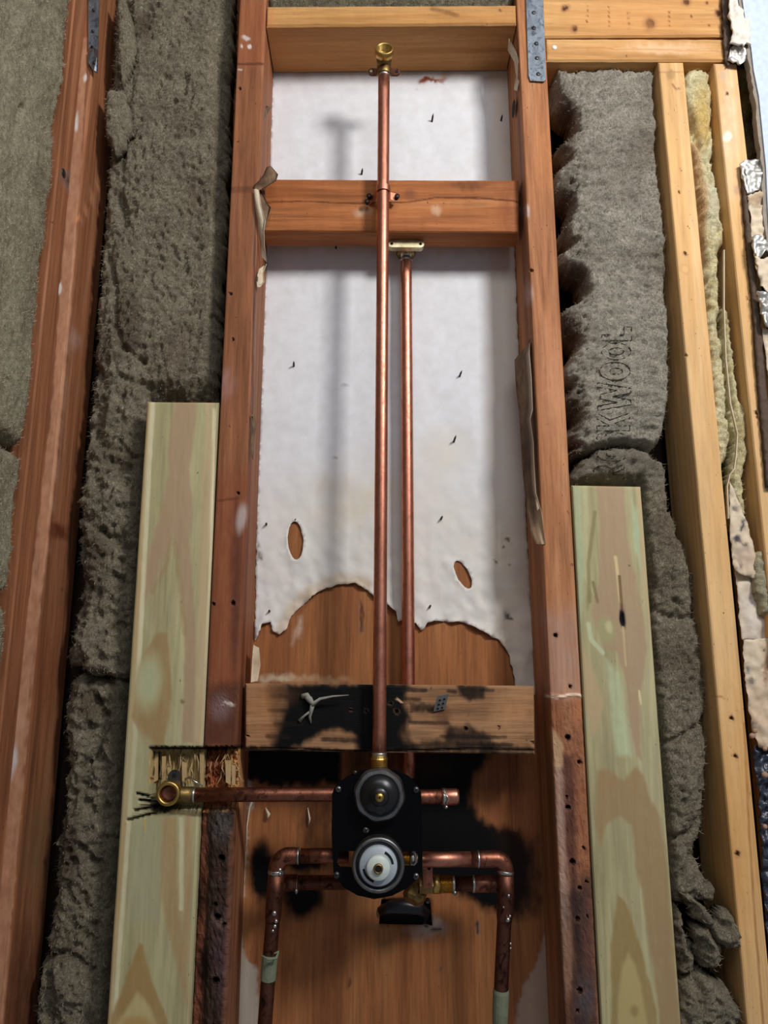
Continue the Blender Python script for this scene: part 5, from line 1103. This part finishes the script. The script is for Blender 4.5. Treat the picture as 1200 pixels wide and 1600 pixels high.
def screw(px, py, r, mat):
    c = P(px, py, YV)
    o = MB().add(*lathe(c, (0, -1, 0), [(r, 0), (r*.97, .0012), (r*.6, .0024), (r*.1, .0026)], 18)).obj('plate_screw', mat, valve, True)
    cr_ = MB()
    for a in (.5, .5+math.pi/2):
        u = np.array([math.cos(a), 0, math.sin(a)])*r*.55; v_ = np.array([-math.sin(a), 0, math.cos(a)])*r*.12; c_ = c+np.array([0, -.0027, 0])
        cr_.add(*prism([c_-u-v_, c_+u-v_, c_+u+v_, c_-u+v_], (0, .0006, 0)))
    cr_.obj('screw_slot', M['black_hole'], o)
for (x, y, r, mt) in [(529, 1233, .0036, 'chrome'), (650, 1234, .0038, 'steel_d'), (526, 1367, .0036, 'steel_d'), (650, 1369, .0036, 'chrome'), (572, 1297, .0038, 'chrome'), (555, 1207, .0024, 'steel_d')]: screw(x, y, r, M[mt])
# brass body behind the plate
YB = .004
bcen = P(592, 1300, YB); m = MB()
zt, zb = P(592, 1243, YB)[2], P(592, 1342, YB)[2]; xb_ = bcen[0]
m.add(*tube([(xb_, YB, zb-.012), (xb_, YB, zt+.02)], .017, 24)); m.add(*tube([(P(535, 1243, YB)[0], YB, zt), (P(648, 1243, YB)[0], YB, zt)], .0115, 20)); m.add(*tube([(P(560, 1342, YB)[0], YB, zb), (P(628, 1342, YB)[0], YB, zb)], .0115, 20))
m.add(*lathe((xb_, YB+.006, zt), (0, -1, 0), [(.022, 0), (.022, .026)], 24)); m.add(*lathe((xb_, YB+.006, zb), (0, -1, 0), [(.022, 0), (.022, .026)], 24))
m.obj('valve_body', M['brass_d'], valve, True)
# threaded nipple where the riser enters
m = MB(); bz = P(592, 1200, -.003)[2]-.004; tzp = P(593, 1180, -.003)[2]
prof = []; k = 0; z = bz
while z < tzp-.004:
    prof += [(.0092, z-bz), (.0101, z-bz+.0009)]; z += .0018
prof += [(.0095, tzp-bz-.003), (.0088, tzp-bz)]
m.add(*lathe((pb[0], -.003, bz), (0, 0, 1), prof, 24)); m.obj('threaded_nipple', M['brass'], valve)
MB().add(*ring((pb[0], -.003, tzp), (0, 0, 1), R*1.1, .006)).obj('solder_ring', M['solder'], valve, True)

# ---- tub spout pipe to the left ----
YH = .004
a = P(519, 1241, YH); b = P(303, 1239, YH); b[2] = a[2]-.0003
root = thing('tub_spout_pipe', a, 'horizontal copper pipe from the valve left to an open brass elbow', 'pipe')
MB().add(*tube([a+np.array([.012, 0, 0]), a, (a+b)/2, b], R, 28)).obj('pipe', M['copper_d'], root, True)
MB().add(*ring(b, (1, 0, 0), R*1.08, .004)).obj('solder_ring', M['solder'], root, True)
e2 = b+np.array([-.014, 0, 0]); mth = on_axis(262, 1240.5, YH, .014)
MB().add(*tube([b, e2, (e2+mth)/2+np.array([0, .001, 0]), mth+np.array([0, 0, 0]), mth+np.array([0, -.006, 0])], [R*1.1, R*1.15, R*1.2, R*1.2, R*1.2], 24)).obj('elbow', M['brass_d'], root, True)
MB().add(*lathe(mth, (0, -1, 0), [(.0115, 0), (.0132, .003), (.0134, .013), (.0125, .0142), (.0096, .0142), (.0090, .0125), (.0088, -.004), (.001, -.004)], 36)).obj('elbow_socket', M['brass'], root, True)
MB().add(*lathe(mth+np.array([.0, 0, 0]), (0, -1, 0), [(.0089, -.0035), (.0088, .0095), (.006, .0080), (.001, .0075)], 24)).obj('socket_inside', M['copper_b'], root, True)
ear = P(272, 1213, .003); pts = [ear+np.array([.007*math.cos(t), 0, .007*math.sin(t)]) for t in np.linspace(0, math.pi, 10)]+[ear+np.array([-.008, 0, -.014]), ear+np.array([.008, 0, -.014])]
MB().add(*prism(pts, (0, .003, 0))).obj('mounting_ear', M['steel_d'], root)
MB().add(*lathe(ear+np.array([0, 0, .001]), (0, -1, 0), [(.0024, 0), (.002, .0008)], 12)).obj('screw_hole', M['black_hole'], root)
MB().add(*tube([P(290, 1216, .008), P(296, 1215, -.002), P(304, 1221, -.004), P(314, 1226, -.004)], [.001, .0015, .0012, .0006], 8)).obj('solder_drip', M['solder'], root, True)

# ---- right stub with cap ----
a = P(659, 1245, YH); b = P(706, 1247, YH); b[2] = a[2]
root = thing('pipe_stub', a, 'short capped copper stub at the upper right of the valve', 'pipe')
MB().add(*tube([a-np.array([.012, 0, 0]), a, b], R, 26)).obj('pipe', M['copper_d'], root, True)
MB().add(*lathe(b-np.array([.012, 0, 0]), (1, 0, 0), [(R*1.02, 0), (R*1.14, .001), (R*1.14, .017), (R*.95, .020), (R*.3, .0204)], 28)).obj('end_cap', M['copper'], root, True)
m = MB().add(*ring(b-np.array([.009, 0, 0]), (1, 0, 0), R*1.2, .003)); m.add(*tube([b+np.array([-.010, -.008, .006]), b+np.array([-.004, -.0092, -.001]), b+np.array([-.008, -.008, -.007])], .0009, 8)); m.add(*lathe(b+np.array([-.007, -.002, -R*1.35]), (0, 0, -1), [(.002, -.002), (.003, 0), (.001, .002)], 10)); m.obj('solder_ring', M['solder'], root, True)

# ---- hot/cold lines ----
def line(name, label, pts, rad, mats, extra):
    pass
# right: from plate (660,1343) to elbow at (795,1345) and down
YL = .004
zr = P(660, 1343, YL)[2]; xr = P(790, 1380, YL)[0]; xr_b = P(783, 1600, .03)[0]
root = thing('supply_pipe', (xr, YL, P(783, 1780, .04)[2]), 'copper supply pipe leaving the valve right and turning down', 'pipe')
xa = P(640, 1343, YL)[0]; xe = P(775, 1343, YL)[0]; re = xr-xe
MB().add(*tube([(xa, YL, zr), (xe-.026, YL, zr)], R*1.02, 28)).obj('pipe', M['copper'], root, True)
elb = [np.array((xe-.028, YL, zr)), np.array((xe-.014, YL, zr))]+arc((xr-re, YL, zr-re), re, math.pi/2, 0, 9, (1, 0, 0), (0, 0, 1))+[np.array((xr, YL, zr-re-.006))]
MB().add(*tube(elb, [R*1.05, R*1.14]+[R*1.16]*9+[R*1.16], 28)).obj('elbow', M['copper_d'], root, True)
zbot = P(781, 1780, .03)[2]
down = [np.array((xr, YL, zr-re-.004)), P(790.5, 1400, YL+.003), P(788, 1440, YL+.007), P(785, 1500, YL+.012), P(783, 1545, YL+.017), P(781, 1600, YL+.022), P(776, 1780, YL+.04)]
MB().add(*tube(down, R, 28)).obj('pipe', M['copper_b'], root, True)
z1 = zr-re-.004
MB().add(*tube([down[0], down[1], down[2]*.7+down[1]*.3, down[2]], [R*1.15, R*1.15, R*1.15, R*1.03], 26)).obj('coupling', M['copper_b'], root, True)
m = MB(); m.add(*ring((xe-.020, YL, zr), (1, 0, 0), R*1.16, .0022)); m.obj('solder_ring', M['solder'], root, True)
m = MB(); m.add(*ring((xr, YL, z1+.001), (.15, 0, 1), R*1.22, .003)); m.obj('solder_ring', M['solder'], root, True)
m = MB()
for (x, y, yy, r) in [(773+22, 1400, -.003, .0022), (773+24, 1377, -.003, .0018), (787, 1418, -.005, .0013), (797, 1432, -.002, .0018), (794, 1438, -.004, .003), (798, 1475, .006, .0016), (798, 1482, .006, .0014)]:
    MB().add(*lathe(P(x, y, yy)+np.array([0, r, 0]), (0, -1, 0), [(r*.6, -r*2), (r, 0), (r*.7, r*.8), (r*.2, r)], 10)).obj('solder_drip', M['solder'], root, True)
MB().add(*tube([down[4], down[4]*.9+down[5]*.1, down[4]*.3+down[5]*.7, down[5]], [R*1.03, R*1.12, R*1.09, R*1.02], 18)).obj('tape_residue', M['green_tape'], root)
# lower branch on the right: brass union then copper into the down pipe
YU = .030
zu = P(690, 1381, YU)[2]
root = thing('brass_stop_fitting', (P(690, 1381, YU)[0], YU, zu), 'brass threaded fitting and short copper pipe at lower right of the valve', 'fitting')
x1, x2, x3, x4 = [P(x, 1381, YU)[0] for x in (655, 676, 688, 707)]
MB().add(*tube([(x1, YU, zu), (x2, YU, zu)], .0105, 6)).obj('union_nut', M['brass_d'], root)
MB().add(*lathe((x2, YU, zu), (1, 0, 0), [(.0088, 0), (.0105, .001), (.0105, x3-x2)], 24)).obj('fitting_body', M['brass'], root, True)
prof = []; t = 0
while t < x4-x3: prof += [(.0092, t), (.0101, t+.0008)]; t += .0016
MB().add(*lathe((x3, YU, zu), (1, 0, 0), prof, 24)).obj('thread', M['brass'], root)
x5 = P(782, 1381, YU)[0]
MB().add(*tube([(x4, YU, zu), (x5-.012, YU, zu), (x5+.002, YU-.012, zu)], R, 24)).obj('pipe', M['copper_b'], root, True)
MB().add(*lathe((x5-.032, YU, zu), (1, 0, 0), [(R*1.02, 0), (R*1.15, .001), (R*1.15, .022), (R*1.02, .024)], 24)).obj('coupling', M['copper_d'], root, True)
m = MB()
for xx in (x4+.001, x5-.031): m.add(*ring((xx, YU, zu), (1, 0, 0), R*1.18, .003))
m.add(*lathe((x4+.002, YU-.006, zu-.008), (0, -1, 0), [(.001, -.002), (.0028, 0), (.001, .002)], 10)); m.obj('solder_ring', M['solder'], root, True)
br = [P(x, y, .010) for x, y in [(660, 1352), (673, 1352), (676, 1356), (676, 1386), (662, 1390)]]
MB().add(*prism(br, (0, .002, 0))).obj('mounting_bracket', M['copper_d'], root)
MB().add(*lathe(P(670.5, 1357, .0102), (0, -1, 0), [(.0020, 0), (.0018, .0005)], 12)).obj('screw_hole', M['black_hole'], root)
kb = P(655, 1392, .022)
MB().add(*lathe(kb+np.array([0, .02, 0]), (-.4, -.5, -.7), [(.012, 0), (.013, .004), (.013, .016), (.009, .019)], 8)).obj('stop_cap', M['brass_d'], root)
MB().add(*lathe(P(668, 1406, .06), (0, -1, -.2), [(.0028, 0), (.0028, .004), (.0012, .006)], 12)).obj('screw_head', M['chrome'], root, True)

# left: from plate (524,1335) to elbow (430,1340), down
YL = .010
zl = P(518, 1337, YL)[2]; xl = P(432, 1370, YL)[0]; xe = P(452, 1337, YL)[0]; re = xe-xl
root = thing('supply_pipe', (xl, YL, P(413, 1780, .04)[2]), 'tarnished copper supply pipe leaving the valve left and turning down', 'pipe')
MB().add(*tube([(P(545, 1337, YL)[0], YL, zl), (P(470, 1337, YL)[0], YL, zl)], R*1.02, 26)).obj('pipe', M['copper_d'], root, True)
elb = [np.array((P(466, 1337, YL)[0], YL, zl)), np.array((xe+.003, YL, zl))]+arc((xe, YL, zl-re), re, math.pi/2, math.pi, 9, (1, 0, 0), (0, 0, 1))+[np.array((xl, YL, zl-re-.004))]
MB().add(*tube(elb, [R*1.1]+[R*1.16]*11, 26)).obj('elbow', M['copper_d'], root, True)
z1 = zl-re-.004; xlb = P(411, 1600, .03)[0]; zbot = P(411, 1780, .03)[2]
dl = [np.array((xl, YL, z1+.002)), P(429, 1400, YL+.002), P(426, 1440, YL+.005), P(422, 1490, YL+.009), P(419, 1530, YL+.012), P(414, 1600, YL+.017), P(403, 1780, YL+.03)]
MB().add(*tube(dl, R, 26)).obj('pipe', M['copper_b'], root, True)
MB().add(*tube([dl[0], dl[1], dl[2]*.8+dl[1]*.2, dl[2]], [R*1.15, R*1.15, R*1.13, R*1.02], 24)).obj('coupling', M['copper_b'], root, True)
m = MB(); m.add(*ring((xl, YL, z1+.001), (0, 0, 1), R*1.22, .004)); m.obj('solder_ring', M['solder'], root, True)
m = MB(); m.add(*ring((P(466, 1337, YL)[0], YL, zl), (1, 0, 0), R*1.16, .002)); m.obj('solder_ring', M['solder'], root, True)
m = MB()
for (x, y, yy, r) in [(437, 1360, -.0, .0026), (437, 1366, .0, .0022), (428, 1428, .003, .0035), (431, 1440, .004, .0025), (429, 1448, .004, .0025), (426, 1455, .004, .002)]:
    MB().add(*lathe(P(x, y, yy)+np.array([0, r, 0]), (0, -1, 0), [(r*.6, -r*2), (r, 0), (r*.7, r*.8), (r*.2, r)], 10)).obj('solder_drip', M['solder'], root, True)
MB().add(*tube([dl[3], dl[3]*.9+dl[4]*.1, dl[4]], [R*1.02, R*1.09, R*1.06], 18)).obj('tape_residue', M['green_tape'], root)
MB().add(*tube([P(408, 1493, .006), P(420, 1499, .003), P(432, 1497, .006), P(434, 1487, .008), P(428, 1490, .004)], [.0008, .0014, .0016, .002, .0004], 8)).obj('tape_curl', M['green_tape'], root, True)
# left lower branch behind
YQ = .046; zq = P(480, 1379, YQ)[2]
root = thing('branch_pipe', (P(450, 1379, YQ)[0], YQ, zq), 'dark copper branch pipe low behind the left of the valve plate', 'pipe')
MB().add(*tube([(P(440, 1379, YQ)[0]-.006, YQ-.024, zq), (P(440, 1379, YQ)[0]+.004, YQ, zq), (P(560, 1379, YQ)[0], YQ, zq)], R, 24)).obj('pipe', M['copper_b'], root, True)
m = MB(); xx = P(464, 1379, YQ)[0]; m.add(*ring((xx, YQ, zq), (1, 0, 0), R*1.12, .002)); m.add(*lathe((xx, YQ-.006, zq-R), (0, 0, -1), [(.001, -.003), (.0026, -.001), (.0006, .003)], 8)); m.obj('solder_ring', M['solder'], root, True)
MB().add(*lathe((P(443, 1379, YQ)[0], YQ, zq), (1, 0, 0), [(R*1.02, 0), (R*1.13, .001), (R*1.13, .016), (R*1.0, .017)], 24)).obj('coupling', M['copper_b'], root, True)

# pieces through the plate slots
root = thing('slot_fitting', (P(637, 1341, -.004)), 'threaded brass fitting glinting through the right slot of the valve plate', 'fitting')
x0 = P(618, 1341, -.004)[0]; x1 = P(640, 1341, -.004)[0]; z = P(630, 1341, -.004)[2]; prof = []; t = 0
while t < x1-x0: prof += [(.0088, t), (.0098, t+.0008)]; t += .0018
MB().add(*lathe((x0, -.004, z), (1, 0, 0), prof, 24)).obj('thread', M['brass'], root)
MB().add(*lathe((x1, -.004, z), (1, 0, 0), [(.0080, 0), (.0098, .002), (.0098, .006), (.0060, .009)], 20)).obj('solder_ring', M['solder'], root, True)

# ---- bits on the blackened block ----
yb_ = .0165
root = thing('caulk_blob', P(486, 1130, yb_), 'stringy dried grey caulk blob stuck on the blackened block', 'caulk')
m = MB(); m.add(*tube([P(474, 1086, yb_), P(484, 1093, yb_-.006), P(490, 1100, yb_-.009), P(500, 1092, yb_-.01), P(520, 1088, yb_-.012), P(545, 1086, yb_-.012)], [.0015, .004, .003, .0018, .0011, .0003], 8))
m.add(*tube([P(489, 1098, yb_-.008), P(486, 1112, yb_-.006), P(484, 1120, yb_-.003), P(486, 1130, yb_-.001)], [.003, .0022, .0018, .0008], 8)); m.add(*tube([P(487, 1110, yb_-.006), P(476, 1118, yb_-.004), P(468, 1126, yb_-.001)], [.0016, .0012, .0026], 8)); m.add(*tube([P(472, 1088, yb_-.002), P(480, 1086, yb_-.004), P(487, 1094, yb_-.006)], [.003, .003, .0015], 8))
m.obj('caulk_strand', M['caulk'], root, True)
root = thing('wall_plug', P(686, 1112, yb_), 'grey perforated plastic plug sticking out of the blackened block', 'plug')
a = P(686, 1110, yb_); tip = P(692, 1086, yb_-.016); d = tip-a
u = np.array([.0068, 0, .0015]); v_ = np.array([0, -.004, 0])
m = MB(); Vp = [a-u, a+u, a+u+v_*.6, a-u+v_*.6]; Vq = [p+d for p in Vp]
m.add(Vp+Vq, [(0, 3, 2, 1), (4, 5, 6, 7), (0, 1, 5, 4), (1, 2, 6, 5), (2, 3, 7, 6), (3, 0, 4, 7)]); m.obj('plug_body', M['plug'], root)
m = MB()
for t in (.15, .42, .7):
    for sx in (-.35, .4):
        c = a+d*t+u*sx+v_*.62; nrm = np.cross(u, d); nrm /= np.linalg.norm(nrm); nrm *= np.sign(-nrm[1]) if nrm[1] != 0 else 1
        m.add(*lathe(c, nrm, [(.0018, 0), (.0016, .0004)], 4))
m.obj('plug_hole', M['black_hole'], root)
# paper threads hanging on the plywood
m = MB(); m.add(*tube([P(392, 1228, .088), P(396, 1245, .084), P(390, 1262, .086), P(386, 1290, .088), P(384, 1330, .088)], [.001, .002, .0014, .0012, .0004], 6)); m.add(*tube([P(415, 1262, .088), P(420, 1272, .083), P(417, 1282, .088)], [.0006, .0022, .0006], 6)); m.add(*tube([P(481, 1262, .088), P(484, 1280, .085), P(482, 1290, .088)], [.0004, .0012, .0006], 6))
o = m.obj('paper_threads', M['facing'], smooth=True); tag(o, 'pale shreds of paper hanging on the plywood under the left pipe', 'paper', kind='stuff')
